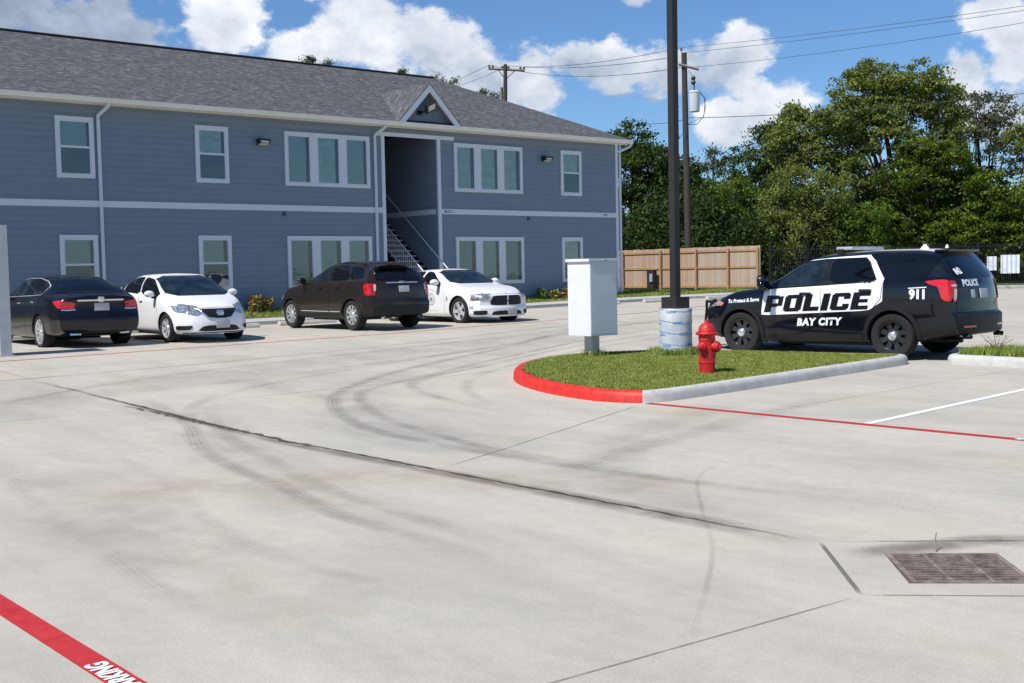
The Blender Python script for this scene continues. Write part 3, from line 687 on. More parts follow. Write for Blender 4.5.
# roof
EV = D-.45; XE = 34.17; RYd = 5.0; ZR = 7.68+o_; ZV = 5.04+o_; RXe = 28.62; BK = 43.7; RY = D+RYd
bm = bmesh.new(); th = .05
def roofpts(dz): return dict(a=(BX0-.4, EV, ZV+dz), b=(XE, EV, ZV+dz), c=(RXe, RY, ZR+dz), d=(BX0-.4, RY, ZR+dz), e=(XE, BK, ZV+dz), f=(BX0-.4, BK, ZV+dz))
q = {k: bm.verts.new(v) for k, v in roofpts(.04).items()}
for f_ in ('abcd', 'bec', 'ecdf'): bm.faces.new([q[k] for k in (f_ if f_ != 'ecdf' else 'efdc')])
q2 = {k: bm.verts.new(v) for k, v in roofpts(-.02).items()}
for f_ in ('abcd', 'bec', 'efdc'): bm.faces.new([q2[k] for k in f_][::-1])
for a_, b_ in ('ab', 'be', 'ef', 'fd', 'da'): bm.faces.new((q[a_], q2[a_], q2[b_], q[b_]))
bmesh.ops.recalc_face_normals(bm, faces=bm.faces)
roof = bobj('roof', bm, M['shingle'])
bm = bmesh.new(); tube(bm, [(BX0-.4, RY, ZR+.05), (RXe, RY, ZR+.05)], .06, 6); bm.transform(Matrix.Translation(bl)); obj('ridge_cap', bm, mat('ridge_cap', (.012, .012, .013), .9), roof);
bm = bmesh.new(); box(bm, BX0-.4, XE-.02, EV+.02, D+.05, ZE-.012, ZE+.004); box(bm, BX1-.05, XE-.03, D+.0505, BK-.05, ZE-.012, ZE+.004); bobj('soffit', bm, M['soffit'])
def gutter(pa, pb, name='gutter'):
    bm = bmesh.new(); pa = Vector(pa); pb = Vector(pb); d = (pb-pa).normalized(); n_ = Vector((d.y, -d.x, 0))
    pr = [(0, -.13), (.06, -.13), (.085, -.09), (.10, -.02), (.11, 0), (.10, .0), (.0, .012)]
    A_ = [[bm.verts.new(p+n_*a_+Vector((0, 0, b_))) for a_, b_ in pr] for p in (pa, pb)]
    k_ = len(pr)
    for i in range(k_): bm.faces.new((A_[0][i], A_[0][(i+1) % k_], A_[1][(i+1) % k_], A_[1][i]))
    bm.faces.new(A_[0]); bm.faces.new(A_[1][::-1]); bmesh.ops.recalc_face_normals(bm, faces=bm.faces); return bobj(name, bm, M['gutter'])
gutter((BX0-.4, EV, 5.06+o_), (XE+.02, EV, 5.06+o_)); gutter((XE, EV+.02, 5.06+o_), (XE, BK, 5.06+o_))
# downspouts
def spout(x, top=True, z1=ZB+.05, side=0):
    bm = bmesh.new(); y = D-.055
    if side: pts = [(x+.30, EV+.05, 4.95+o_), (x+.28, EV+.12, 4.84+o_), (x, D-.02, 4.66+o_), (x, D-.03, 4.5+o_), (x, D-.03, z1)]
    else: pts = [(x+.16, EV-.03, 4.97+o_), (x+.16, EV+.0, 4.86+o_), (x, y, 4.62+o_), (x, y, 4.4+o_), (x, y, z1)]
    tube(bm, pts, .052, 8); bobj('downspout', bm, M['trim'], smooth=40)
spout(13.02+.04); spout(22.36); spout(33.93, side=1)
# windows
def window(x0, x1, z0, z1, panes, sash, sub):
    t_ = .105; fr = bmesh.new(); y0, y1 = D-.070, D-.001
    box(fr, x0, x1, y0, y1, z1-.115, z1); box(fr, x0, x1, y0, y1, z0, z0+.10)
    xs_ = [x0+t_]
    edges = [(x0, x0+t_)]
    n_ = panes; gap = .27; pw = (x1-x0-2*t_-(n_-1)*gap)/n_; px = []
    x = x0+t_
    for k in range(n_): px.append((x, x+pw)); x += pw+gap
    box(fr, x0, x0+t_-.0, y0+.0005, y1, z0+.1005, z1-.1155); box(fr, x1-t_, x1, y0+.0005, y1, z0+.1005, z1-.1155)
    for k in range(n_-1): box(fr, px[k][1], px[k+1][0], y0+.0005, y1, z0+.1005, z1-.1155)
    f_ = bobj('window', fr, M['trim'])
    for (a_, b_) in px:
        za, zb = z0+.101, z1-.116
        bm = bmesh.new(); s_ = .028
        for q in ((a_, b_, zb-s_, zb), (a_, b_, za, za+s_), (a_, a_+s_, za+s_, zb-s_), (b_-s_, b_, za+s_, zb-s_)): box(bm, q[0], q[1], D-.058, D-.0345, q[2], q[3])
        if sash: zm = (za+zb)/2+.02; box(bm, a_+s_, b_-s_, D-.063, D-.0347, zm-.03, zm+.03)
        s_o = bobj('sash', bm, M['trim'], f_) if False else None
        bm.transform(Matrix.Translation(bl)); obj('sash', bm, M['trim'], f_)
        bm = bmesh.new(); poly(bm, [(a_+.005, D-.0300, za+.005), (b_-.005, D-.0300, za+.005), (b_-.005, D-.0300, zb-.005), (a_+.005, D-.0300, zb-.005)]); bm.transform(Matrix.Translation(bl)); obj('backing', bm, M['dark'], f_)  # near-black sheet paints the unlit room and the shaded strip beside the blind
        bw = (b_-a_)*((.80 if not sash else .86)+random.uniform(-.06, .05)); zlo = za+.02 if not sash else (za+zb)/2
        bm = bmesh.new(); poly(bm, [(a_+.012, D-.0345, zlo), (a_+bw, D-.0345, zlo), (a_+bw, D-.0345, zb-.02), (a_+.012, D-.0345, zb-.02)]); bm.transform(Matrix.Translation(bl)); obj('blind', bm, M[random.choice(('blind', 'blind', 'blind_b', 'blind_c'))], f_)
        if sash:
            bm = bmesh.new(); poly(bm, [(a_+.012, D-.0345, za+.02), (b_-.02, D-.0345, za+.02), (b_-.02, D-.0345, zlo-.01), (a_+.012, D-.0345, zlo-.01)]); bm.transform(Matrix.Translation(bl)); obj('screen', bm, M['blind2'], f_)
        bm = bmesh.new(); poly(bm, [(a_+.012, D-.048, za+.012), (b_-.012, D-.048, za+.012), (b_-.012, D-.048, zb-.012), (a_+.012, D-.048, zb-.012)]); bm.transform(Matrix.Translation(bl)); obj('pane', bm, M['glass'], f_)
U0, U1, G0, G1 = 2.855+o_, 4.55+o_, -.41+o_, 1.275+o_
for x0, x1, n_ in ((11.85, 12.92, 1), (15.97, 17.04, 1), (18.97, 22.14, 3), (25.67, 28.82, 3), (30.74, 31.81, 1), (4.0, 7.15, 3), (-1.5, -.43, 1)):
    window(x0, x1, U0, U1, n_, n_ == 1, 0); window(x0, x1, G0, G1, n_, n_ == 1, 0)
# gable over the entrance
GX, GW, GZ0, GZ1 = 24.30, 1.285, 5.06+o_, 6.38+o_; yf = EV-.12
bm = bmesh.new(); sl = (GZ1-GZ0)/GW; yr = EV+(GZ1-ZV)/((ZR-ZV)/(RY-EV))
ym = EV-.1
for s_ in (-1, 1):
    a_ = bm.verts.new((GX+s_*(GW+.03), yf, GZ0-.03+.05)); b_ = bm.verts.new((GX, yf, GZ1+.05)); c_ = bm.verts.new((GX, yr, GZ1+.05)); d_ = bm.verts.new((GX+s_*(GW+.03), EV+.02, GZ0-.03+.05))
    bm.faces.new((a_, b_, c_, d_) if s_ < 0 else (d_, c_, b_, a_))
    a2 = bm.verts.new((GX+s_*(GW+.03), yf, GZ0-.03+.02)); b2 = bm.verts.new((GX, yf, GZ1+.02)); bm.faces.new((a_, a2, b2, b_) if s_ < 0 else (b_, b2, a2, a_))
bobj('gable_roof', bm, M['shingle'])
bm = bmesh.new(); wd = .18
for s_ in (-1, 1):
    L_ = math.hypot(GW, GZ1-GZ0); nx, nz_ = (GZ1-GZ0)/L_, GW/L_
    drop = wd/nz_
    P0 = (GX+s_*(GW+.02), GZ0-.01); P1 = (GX, GZ1+.015)
    pts_ = [(P0[0], P0[1]), (P1[0], P1[1]), (GX, GZ1+.015-drop), (P0[0]-s_*.0, P0[1]-drop*.35), ]
    pts_ = [(P0[0], P0[1]), (P1[0], P1[1]), (GX, P1[1]-drop), (GX+s_*(GW-drop/sl*.78), GZ0-.05), (P0[0], GZ0-.05)]
    f_ = [bm.verts.new((x, yf+.001, z)) for x, z in pts_]; k_ = [bm.verts.new((x, yf+.03, z)) for x, z in pts_]
    bm.faces.new(f_); bm.faces.new(k_[::-1])
    for i in range(5): bm.faces.new((f_[i], f_[(i+1) % 5], k_[(i+1) % 5], k_[i]))
bmesh.ops.recalc_face_normals(bm, faces=bm.faces); bobj('rake_board', bm, M['trim'])
bm = bmesh.new()
for s_ in (-1, 1):
    q_ = [(GX+s_*GW, yf+.03, GZ0-.02), (GX, yf+.03, GZ1-.02), (GX, D-.01, GZ1-.02), (GX+s_*GW, D-.01, GZ0-.02)]; poly(bm, q_)
bobj('gable_soffit', bm, M['soffit'])
bm = bmesh.new(); a_ = [(GX-GW, EV+.22, GZ0-.1), (GX+GW, EV+.22, GZ0-.1), (GX, EV+.22, GZ1-.03)]; poly(bm, a_); poly(bm, [(x, D+.6, z) for x, y, z in a_][::-1]); bobj('gable_wall', bm, M['siding'])
# lamps
def wall_lamp(x, z, y=D-.02, tilt=0, k=1.):
    bm = bmesh.new(); box(bm, x-.13*k, x+.13*k, y-.10*k, y, z-.09*k, z+.11*k, bev=.015); box(bm, x-.20*k, x+.20*k, y-.30*k, y-.101*k, z-.04*k, z+.09*k, bev=.03)
    l_ = bobj('wall_lamp', bm, M['lampblack'])
    bm = bmesh.new(); poly(bm, [(x-.15*k, y-.29*k, z-.045*k), (x+.15*k, y-.29*k, z-.045*k), (x+.15*k, y-.10*k, z-.095*k), (x-.15*k, y-.10*k, z-.095*k)]); poly(bm, [(x-.13*k, y-.303*k, z-.03), (x+.13*k, y-.303*k, z-.03), (x+.13*k, y-.303*k, z+.03), (x-.13*k, y-.303*k, z+.03)]); bm.transform(Matrix.Translation(bl)); obj('lens', bm, M['lens'], l_)
wall_lamp(18.15, 4.15+o_); wall_lamp(29.92, 4.17+o_); wall_lamp(7.9, 4.15+o_)
# floodlight in the gable
bm = bmesh.new(); fx, fz_, fy = 24.20, 5.52+o_, EV+.15
tube(bm, [(fx-.12, EV+.2, fz_-.08), (fx-.12, fy-.1, fz_-.08), (fx+.05, fy-.18, fz_+.03)], .035, 8); box(bm, fx-.22, fx-.06, EV+.15, EV+.215, fz_-.15, fz_)
l_ = bobj('floodlight', bm, M['lampblack'])
bm = bmesh.new(); box(bm, -.23, .23, -.05, .05, -.17, .17, bev=.01); box(bm, -.15, .15, -.058, -.0505, -.10, .10, mi=1)
bm.transform(Matrix.Translation(Vector((fx+.16, fy-.22, fz_+.12))+bl) @ Matrix.Rotation(R(-25), 4, 'Y') @ Matrix.Rotation(R(30), 4, 'X')); obj('flood_head', bm, [M['lampblack'], M['lens']], l_)
# vents
for x in (18.9, 29.1):
    bm = bmesh.new(); box(bm, x-.05, x+.05, D-.05, D-.018, 1.90+o_, 2.03+o_); bobj('vent', bm, mat('vent', (.05, .065, .1), .6))
# numbers on the band
def number(s, x, sz):
    bm = text_mesh(s, sz, .003); bm.transform(Matrix.Translation(bl) @ Matrix.Translation((x, D-.0375, 2.15+o_)) @ Matrix.Rotation(R(90), 4, 'X')); obj('house_number', bm, M['lampblack'], bld)
number('BLDG. 1', 25.43, .13); number('1104', 33.05, .13)
# stair in the recess
st = thing('stair', 'white railed stair climbing into the shaded breezeway between the walls', 'stairs', (RX1-1.2, D-.78, ZB-.02))
ns = 17; rise = (2.2+o_-ZB+.02)/ns; run_ = .255
bm = bmesh.new(); bmr = bmesh.new()
for k in range(ns-1): box(bm, .04, 1.12, k*run_, k*run_+.29, (k+1)*rise-.05, (k+1)*rise)
obj('treads', bm, M['walk'], st)
for x in (.0, 1.125):
    bm = bmesh.new(); v = [(x, 0, 0), (x, .3, 0), (x, ns*run_, ns*rise-.2), (x, ns*run_, ns*rise+.06), (x, 0, rise+.04)]
    a_ = [bm.verts.new(p) for p in v]; b_ = [bm.verts.new((p[0]+.035, p[1], p[2])) for p in v]; bm.faces.new(a_); bm.faces.new(b_[::-1])
    for i in range(5): bm.faces.new((a_[i], a_[(i+1) % 5], b_[(i+1) % 5], b_[i]))
    bmesh.ops.recalc_face_normals(bm, faces=bm.faces); obj('stringer', bm, M['dark_box'], st)
bm = bmesh.new()
sl_ = rise/run_
for h_ in (.25, 1.02): tube(bm, [(-.02, -.05, h_+.05), (-.02, ns*run_-.1, h_+.05+(ns*run_-.05)*sl_)], .025, 8)
y = .0
while y < ns*run_-.15: tube(bm, [(-.02, y, .28+y*sl_), (-.02, y, 1.05+y*sl_)], .011, 5); y += .12
tube(bm, [(-.02, -.05, .0), (-.02, -.05, 1.08)], .03, 8)
obj('railing', bm, M['steel_w'], st)
bm = bmesh.new(); tube(bm, [(1.05, -.18, .98), (1.05, -.12, 1.06), (1.05, ns*run_-.1, 1.10+ns*run_*sl_)], .022, 8)
for y in (.2, 2.0, 3.8): tube(bm, [(1.05, y+.9, 1.06+(y+.9)*sl_), (1.17, y+.9, 1.02+(y+.9)*sl_)], .012, 5)
obj('handrail', bm, M['steel_w'], st)

# ------------------------------------------------------------------ flowering plants at the wall
M['leafsh'] = mat('shrub_leaf', (.05, .12, .02), .6, var=.4, vscale=9, col2=(.13, .20, .03)); M['leafy'] = mat('croton_leaf', (.30, .26, .04), .6, var=.4, vscale=14); M['leafr'] = mat('red_leaf', (.30, .07, .03), .6, var=.3, vscale=14); M['stem'] = mat('stem', (.10, .07, .04), .9)
def shrub(x, y, h, r, lb, probs=(.5, .35, .15), n_=420, mats=None):
    n_ = int(n_); a_ = rng.uniform(0, 6.283, n_); q = np.sqrt(rng.uniform(0, 1, n_))*r; zz = rng.uniform(.08, 1, n_)*h; q *= (1-.35*np.abs(zz/h-.5)*2)
    c_ = np.stack([np.cos(a_)*q, np.sin(a_)*q, zz], 1); s_ = .035*rng.uniform(.7, 1.4, n_)
    u_ = rng.normal(size=(n_, 3)); u_ /= np.linalg.norm(u_, axis=1)[:, None]; v_ = np.cross(u_, rng.normal(size=(n_, 3))); v_ /= np.linalg.norm(v_, axis=1)[:, None]
    V_ = np.stack([c_-u_*s_[:, None]*1.7, c_+v_*s_[:, None]*.7, c_+u_*s_[:, None]*1.7, c_-v_*s_[:, None]*.7], 1).reshape(-1, 3)
    mm_ = mats or [M['leafsh'], M['leafy'], M['leafr']]
    t = thing('flowering_shrub', lb, 'shrub', (x, y, zlawn(x, y-yk(x))), 0, 'small shrubs planted along the building wall')
    obj('foliage', fastmesh('foliage', V_, np.arange(n_*4).reshape(n_, 4), mm_, rng.choice(len(mm_), n_, p=probs)), mm_, t)
    bm = bmesh.new()
    for k in range(7): a1 = k*.9; tube(bm, [(0, 0, -.02), (.4*r*math.cos(a1), .4*r*math.sin(a1), h*.45), (.75*r*math.cos(a1), .75*r*math.sin(a1), h*.85)], .008, 5)
    obj('stem', bm, M['stem'], t)
SH = [(16.35, 'dark green shrub at the wall just right of the white compact sedan', .42, (.9, .08, .02)), (17.55, 'small orange and yellow leaved shrub between the compact sedan and the brown SUV', .62, (.35, .33, .32)), (18.0, 'yellowish shrub touching the orange leaved one by the brown SUV', .5, (.4, .4, .2)), 
      (29.35, 'dark green shrub beside the nose of the white patrol sedan', .5, (.92, .06, .02)), (29.9, 'small yellow flowering shrub nearest the white patrol sedan', .42, (.45, .45, .1)), (30.55, 'red and yellow shrub under the narrow right window', .5, (.4, .33, .27)),
      (31.3, 'yellow flowering shrub in the middle of the bed left of the metal cabinet', .5, (.42, .46, .12)), (31.95, 'yellow flowering shrub closest to the metal cabinet', .48, (.42, .46, .12)), (32.9, 'low green shrub near the building corner', .35, (.85, .12, .03)), (14.2, 'green shrub at the wall behind the white compact sedan', .5, (.85, .1, .05))]
for x, lb, h_, pr in SH: shrub(x, 32.82+random.uniform(-.08, .08), h_*.85, .25, lb, pr, 260)
# weed on the right island
t = thing('weed', 'scraggly weed standing above the kerb behind the patrol SUV', 'weed', (18.35, 9.55, zg(18.3, 9.5)+.14))
bm = bmesh.new()
for k in range(8): a1 = k*.8+.3; tube(bm, [(0, 0, 0), (.10*math.cos(a1), .10*math.sin(a1), .16), (.24*math.cos(a1), .24*math.sin(a1), .24+.04*(k % 3))], .004, 4)
obj('stem', bm, M['stem'], t)
n_ = 90; V_ = []
for k in range(n_):
    a1 = random.uniform(0, 6.3); q = random.uniform(.02, .28); c_ = Vector((q*math.cos(a1), q*math.sin(a1), random.uniform(.04, .33))); u_ = Vector((random.uniform(-1, 1), random.uniform(-1, 1), random.uniform(-.6, .6))).normalized()*.022; v_ = u_.cross(Vector((.3, .2, 1))).normalized()*.008
    V_ += [c_-u_, c_+v_, c_+u_, c_-v_]
obj('leaves', fastmesh('leaves', np.array([tuple(v) for v in V_]), np.arange(n_*4).reshape(n_, 4), [M['leafsh']]), M['leafsh'], t)

# ------------------------------------------------------------------ post at the left edge
M['galv'] = mat('galvanised', (.50, .52, .53), .45, metal=.35, var=.10, vscale=5)
t = thing('steel_post', 'grey square steel post cut by the left edge of the photo', 'post', (7.20, 23.28, zg(7.2, 23.2)))
obj('column', bx(-.11, .10, -.10, .55, 0, 2.46, bev=.006), M['galv'], t); obj('base_plate', bx(-.15, .14, -.14, .60, -.01, .02), M['galv'], t)

# ------------------------------------------------------------------ cabinet on a post
cb = Vector((13.92, 14.33)); cz = hill(13.9, 14.3)
M['cab'] = mat('cabinet_grey', (.69, .71, .73), .38, var=.04, vscale=3); 
t = thing('utility_cabinet', 'tall pale grey metal cabinet on a short square post in the grass', 'cabinet', (cb.x, cb.y, cz-.01), R(-2))
bm = bx(-.30, .30, -.30, .26, .36, 1.585, bev=.006); obj('cabinet_box', bm, M['cab'], t)
obj('lid', bx(-.335, .315, -.315, .275, 1.5865, 1.635, bev=.006), M['cab'], t)
obj('door_seam', bx(-.285, .285, -.3035, -.3005, .40, 1.56), M['cab'], t)
obj('latch', bx(-.02, .06, -.325, -.318, 1.592, 1.625, bev=.003), M['galv'], t)
obj('post', bx(-.10, .08, -.09, .09, .012, .3595, bev=.01), M['galv'], t)
obj('base_plate', bx(-.17, .15, -.16, .16, -.002, .012), M['galv'], t)

# ------------------------------------------------------------------ lamp pole
lz = hill(14.8, 13.25)
M['bronze'] = mat('bronze_paint', (.022, .019, .017), .5, var=.15, vscale=6); 
wr = bpy.data.materials.new('wrapped_concrete'); wr.use_nodes = True; t_ = wr.node_tree; b = P_(wr); A = t_.nodes.new; K = t_.links.new
tcn = A('ShaderNodeTexCoord'); nz = A('ShaderNodeTexNoise'); nz.inputs['Scale'].default_value = 5; nz.inputs['Detail'].default_value = 8; K(tcn.outputs['Object'], nz.inputs['Vector'])
rp = A('ShaderNodeValToRGB'); e = rp.color_ramp.elements; e[0].position = .35; e[0].color = (.40, .48, .56, 1); e[1].position = .62; e[1].color = (.56, .56, .53, 1); K(nz.outputs[0], rp.inputs[0]); K(rp.outputs[0], b.inputs['Base Color']); b.inputs['Roughness'].default_value = .42
bp = A('ShaderNodeBump'); bp.inputs['Strength'].default_value = .6; bp.inputs['Distance'].default_value = .015; K(nz.outputs[0], bp.inputs['Height']); K(bp.outputs[0], b.inputs['Normal'])
t = thing('lamp_pole', 'dark bronze square lamp pole on a wrapped round concrete footing', 'lamp pole', (14.85, 13.30, lz-.03))
bm = bmesh.new(); H_ = .80; lathe(bm, [(0, -.1), (.272, -.1), (.272, .2), (.268, .5), (.272, H_-.02), (.262, H_), (0, H_)], 40)
for v in bm.verts:
    if v.co.z > .1: v.co.x += random.uniform(-.003, .003)
foot = obj('concrete_footing', bm, wr, t, smooth=50)
M['print'] = mat('blue_print', (.13, .30, .62), .5, var=.3, vscale=20)
bm = bmesh.new()
for row in range(4):
    for k in range(42):
        a0_ = k*.15+row*.35
        if (k//5+row) % 2 == 0 and k % 5 != 4:
            for q in range(3):
                aa = a0_+q*.045; z0 = .13+row*.185+aa*.012; hh = .055*random.uniform(.6, 1); rr = .2745
                ps = [(rr*math.cos(aa), rr*math.sin(aa), z0), (rr*math.cos(aa+.028), rr*math.sin(aa+.028), z0+random.uniform(0, .02)), (rr*math.cos(aa+.028), rr*math.sin(aa+.028), z0+hh), (rr*math.cos(aa), rr*math.sin(aa), z0+hh)]
                poly(bm, ps)
for row in range(4):
    pr_ = None
    for k in range(49):
        aa = k*.131; z0 = .225+row*.185+.035*math.sin(aa*1); rr = .2742; cur = [bm.verts.new((rr*math.cos(aa), rr*math.sin(aa), z0)), bm.verts.new((rr*math.cos(aa), rr*math.sin(aa), z0+.008))]
        if pr_: bm.faces.new((pr_[0], cur[0], cur[1], pr_[1]))
        pr_ = cur
obj('printed_wrap', bm, M['print'], foot)
obj('base_cover', bx(-.165, .165, -.165, .165, H_, H_+.19, bev=.008), M['bronze'], t)
obj('pole', bx(-.062, .062, -.062, .062, H_+.191, 7.6), M['bronze'], t)
obj('lamp_arm', bx(-.5, .5, -.03, .03, 7.45, 7.53), M['bronze'], t)
for s_ in (-1, 1): obj('lamp_head', bx(s_*.75-.25, s_*.75+.25, -.18, .18, 7.43, 7.55, bev=.02), M['bronze'], t)

# ------------------------------------------------------------------ hydrant
M['hyd'] = mat('hydrant_red', (.50, .014, .012), .42, var=.38, vscale=22, bump=.5, bscale=55)
hx, hy = 13.12, 11.16; t = thing('fire_hydrant', 'red fire hydrant standing on the grass island', 'fire hydrant', (hx, hy, hill(hx, hy)-.005), R(12))
HS = .99
bm = bmesh.new(); lathe(bm, [(0, 0), (.116, 0), (.116, .15), (.122, .153), (.122, .168), (.115, .172), (.114, .47), (.122, .475), (.122, .50), (.118, .505), (.118, .56)], 32); 
for k in range(8): a_ = k*math.pi/4; lathe(bm, [(.010, -.01), (.010, .05), (0, .05)], 6, c=(.112*math.cos(a_), .112*math.sin(a_), .47)); lathe(bm, [(.013, -.01), (.013, .036), (0, .036)], 6, c=(.142*math.cos(a_+.2), .142*math.sin(a_+.2), .56))
brl = obj('barrel', bm, M['hyd'], t, smooth=35)
bm = bmesh.new(); lathe(bm, [(.09, .555), (.155, .557), (.162, .572), (.155, .588), (.125, .592), (.122, .62), (.105, .675), (.07, .712), (.03, .725), (0, .726)], 32); bon = obj('bonnet', bm, M['hyd'], t, smooth=35)
bm = bmesh.new(); lathe(bm, [(.034, .722), (.028, .768), (0, .772)], 5); obj('operating_nut', bm, M['hyd'], bon)
def nozzle(ang, r_, l_, z, nm):
    bm = bmesh.new(); lathe(bm, [(r_*.85, .06), (r_*.85, .13), (r_*1.15, .135), (r_*1.15, .165), (r_*1.0, .17), (r_*.95, .13+l_*.6), (r_*.6, .13+l_*.8), (0, .13+l_*.82)], 20, 'x')
    lathe(bm, [(r_*.38, .13+l_*.8), (r_*.34, .13+l_), (0, .13+l_)], 5, 'x'); bm.transform(Matrix.Translation((0, 0, z)) @ Matrix.Rotation(ang, 4, 'Z')); return obj(nm, bm, M['hyd'], t, smooth=40)
nozzle(R(0), .056, .10, .385, 'side_nozzle'); nozzle(R(180), .056, .10, .385, 'side_nozzle'); nozzle(R(-90), .072, .10, .385, 'front_nozzle')
for k in range(0): a_ = k*math.pi/4+.2; lathe(bm, [(.013, -.01), (.013, .036), (0, .036)], 6, c=(.142*math.cos(a_), .142*math.sin(a_), .56))
bm = bmesh.new(); pts_ = [(.20+.02*math.sin(k*.4), -.02, .36-.02*k) for k in range(9)]+[(.18, -.02, .2), (.15, -.02, .24), (.11, 0, .3)]; tube(bm, pts_, .006, 5); obj('chain', bm, mat('chain', (.12, .09, .08), .5, metal=.6), t)

# ------------------------------------------------------------------ power poles and wires
M['pole'] = mat('creosote_pole', (.045, .037, .034), .9, var=.3, vscale=6, vdir=(3, 3, .3)); M['pole2'] = mat('weathered_wood', (.24, .22, .19), .9, var=.3, vscale=6); M['cer'] = mat('insulator', (.16, .08, .06), .25); M['tank'] = mat('transformer_grey', (.55, .58, .60), .4, var=.05); M['wire'] = mat('wire', (.05, .05, .055), .5)
b2 = spot(688.8, 250, 54.3); b2.z = .3; t2 = spot(684, 53, 54.3)
lean = Vector((t2.x-b2.x, t2.y-b2.y)); H2 = t2.z-b2.z
up2 = thing('utility_pole', 'near wooden power pole carrying a grey transformer, behind the lamp pole', 'utility pole', b2)
bm = bmesh.new(); tube(bm, [(0, 0, -.3), (lean.x, lean.y, H2)], .165, 12, r2=.125); obj('pole', bm, M['pole'], up2, smooth=60)
aL = spot(675.5, 65, 54.3)-b2; aR = spot(695.5, 70, 54.3)-b2
bm = bmesh.new(); tube(bm, [aL-Vector((0, .2, 0)), aR-Vector((0, .2, 0))], .065, 4); obj('crossarm', bm, M['pole2'], up2)
pin = spot(681.3, 48.5, 54.3)-b2
bm = bmesh.new(); tube(bm, [(lean.x-.1, lean.y, H2-.5), (pin.x, pin.y, pin.z)], .02, 6); lathe(bm, [(.05, -.1), (.06, 0), (.03, .05)], 8, c=tuple(pin)); obj('pin_insulator', bm, M['cer'], up2)
tk = spot(694.3, 101.5, 54.0)-b2
bm = bmesh.new(); lathe(bm, [(0, -.46), (.23, -.46), (.24, -.42), (.24, .38), (.255, .39), (.255, .43), (.21, .48), (0, .50)], 24, c=tuple(tk)); tank = obj('transformer', bm, M['tank'], up2, smooth=40)
bm = bmesh.new(); lathe(bm, [(.05, .5), (.03, .58), (.05, .62), (.03, .68), (.04, .75), (0, .77)], 8, c=tuple(tk)); obj('bushing', bm, M['cer'], tank)
bm = bmesh.new(); ca = tk+Vector((-.05, 0, .95)); lathe(bm, [(.06, -.2), (.11, -.1), (.06, 0), (.11, .1), (.05, .2)], 8, c=tuple(ca)); obj('cutout', bm, M['iron'], up2)
bm = bmesh.new()
rx = Vector((.757, -.653, 0))
tube(bm, [tk+rx*.27+Vector((0, 0, .35)), tk+rx*.45+Vector((0, 0, .2)), tk+rx*.50+Vector((0, 0, -.3)), tk+rx*.40+Vector((0, 0, -.7)), tk+rx*.1+Vector((0, 0, -1.05)), tk+rx*(-.4)+Vector((0, 0, -1.0))], .016, 5)
tube(bm, [tk+rx*.2+Vector((0, 0, .5)), tk+rx*.5+Vector((0, 0, .1)), tk+rx*.42+Vector((0, 0, -.7)), tk+rx*(-.2)+Vector((0, 0, -.95)), tk+rx*(-.6)+Vector((0, 0, -1.5)), tk+rx*(-1.0)+Vector((0, 0, -2.1)), tk+rx*(-1.5)+Vector((0, 0, -2.2))], .013, 5)
tube(bm, [tk+Vector((0, 0, .77)), tk+rx*(-.1)+Vector((0, 0, 1.2)), aR-rx*.3], .012, 4)
tube(bm, [tk+rx*(-.7)+Vector((0, 0, -.2)), tk+rx*(-.95)+Vector((0, 0, -.6)), tk+rx*(-.7)+Vector((0, 0, -1.6)), tk+rx*(-1.0)+Vector((0, 0, -2.3))], .013, 5)
obj('cable', bm, M['iron'], up2)
b1 = spot(506, 300, 77); b1.z = .3; t1 = spot(505.3, 64.5, 77)
up1 = thing('utility_pole', 'far power pole with a crossarm rising beyond the building roof', 'utility pole', b1)
bm = bmesh.new(); tube(bm, [(0, 0, -.3), (t1.x-b1.x, t1.y-b1.y, t1.z-b1.z)], .16, 10, r2=.12); obj('pole', bm, M['pole'], up1, smooth=60)
A1 = spot(488.5, 68.5, 77); A2 = spot(524.8, 70.5, 77)
bm = bmesh.new(); tube(bm, [A1-b1, A2-b1], .085, 4); tube(bm, [A1.lerp(A2, .25)-b1, (t1-b1)-Vector((0, 0, .95))], .03, 4); tube(bm, [A1.lerp(A2, .75)-b1, (t1-b1)-Vector((0, 0, .95))], .03, 4); obj('crossarm', bm, M['pole2'], up1)
for f_ in (.02, .12, .38, .55, .88, .98): bm = bmesh.new(); lathe(bm, [(.02, .02), (.07, .08), (.08, .16), (.05, .22), (0, .24)], 8, c=tuple(A1.lerp(A2, f_)-b1)); obj('insulator', bm, M['cer'], up1)
bm = bmesh.new(); q = spot(501.5, 92, 77)-b1; box(bm, q.x-.08, q.x+.08, q.y-.08, q.y+.08, q.z-.5, q.z+.3); tube(bm, [q, q+Vector((.3, -.2, -.2))], .03, 4); obj('switch_box', bm, M['pole2'], up1)
def wire(pa, pb, sag, r_, lb, grp='overhead power wires'):
    bm = bmesh.new(); pa = Vector(pa); pb = Vector(pb); c_ = []
    for k in range(17): s_ = k/16; p = pa.lerp(pb, s_); p.z -= sag*4*s_*(1-s_); c_.append(p)
    tube(bm, [p-pa for p in c_], r_, 5); o = obj('power_wire', bm, M['wire']); o.location = pa; tag(o, lb, 'wire', grp)
iA, iB, iC = A1.lerp(A2, .02)+Vector((0, 0, .24)), A1.lerp(A2, .55)+Vector((0, 0, .24)), A1.lerp(A2, .98)+Vector((0, 0, .24))
wire(iC, spot(681.3, 47.5, 54.3), .25, .014, 'top power wire from the far pole to the pin of the transformer pole')
wire(iB, spot(677, 56.5, 54.8), .3, .014, 'middle power wire from the far pole to the transformer pole')
wire(iA, spot(690, 66, 54.3), .6, .014, 'lowest power wire from the far pole to the crossarm of the transformer pole')
wire(spot(681.3, 47.5, 54.3), spot(1060, .5, 42), .12, .009, 'topmost wire running right from the transformer pole')
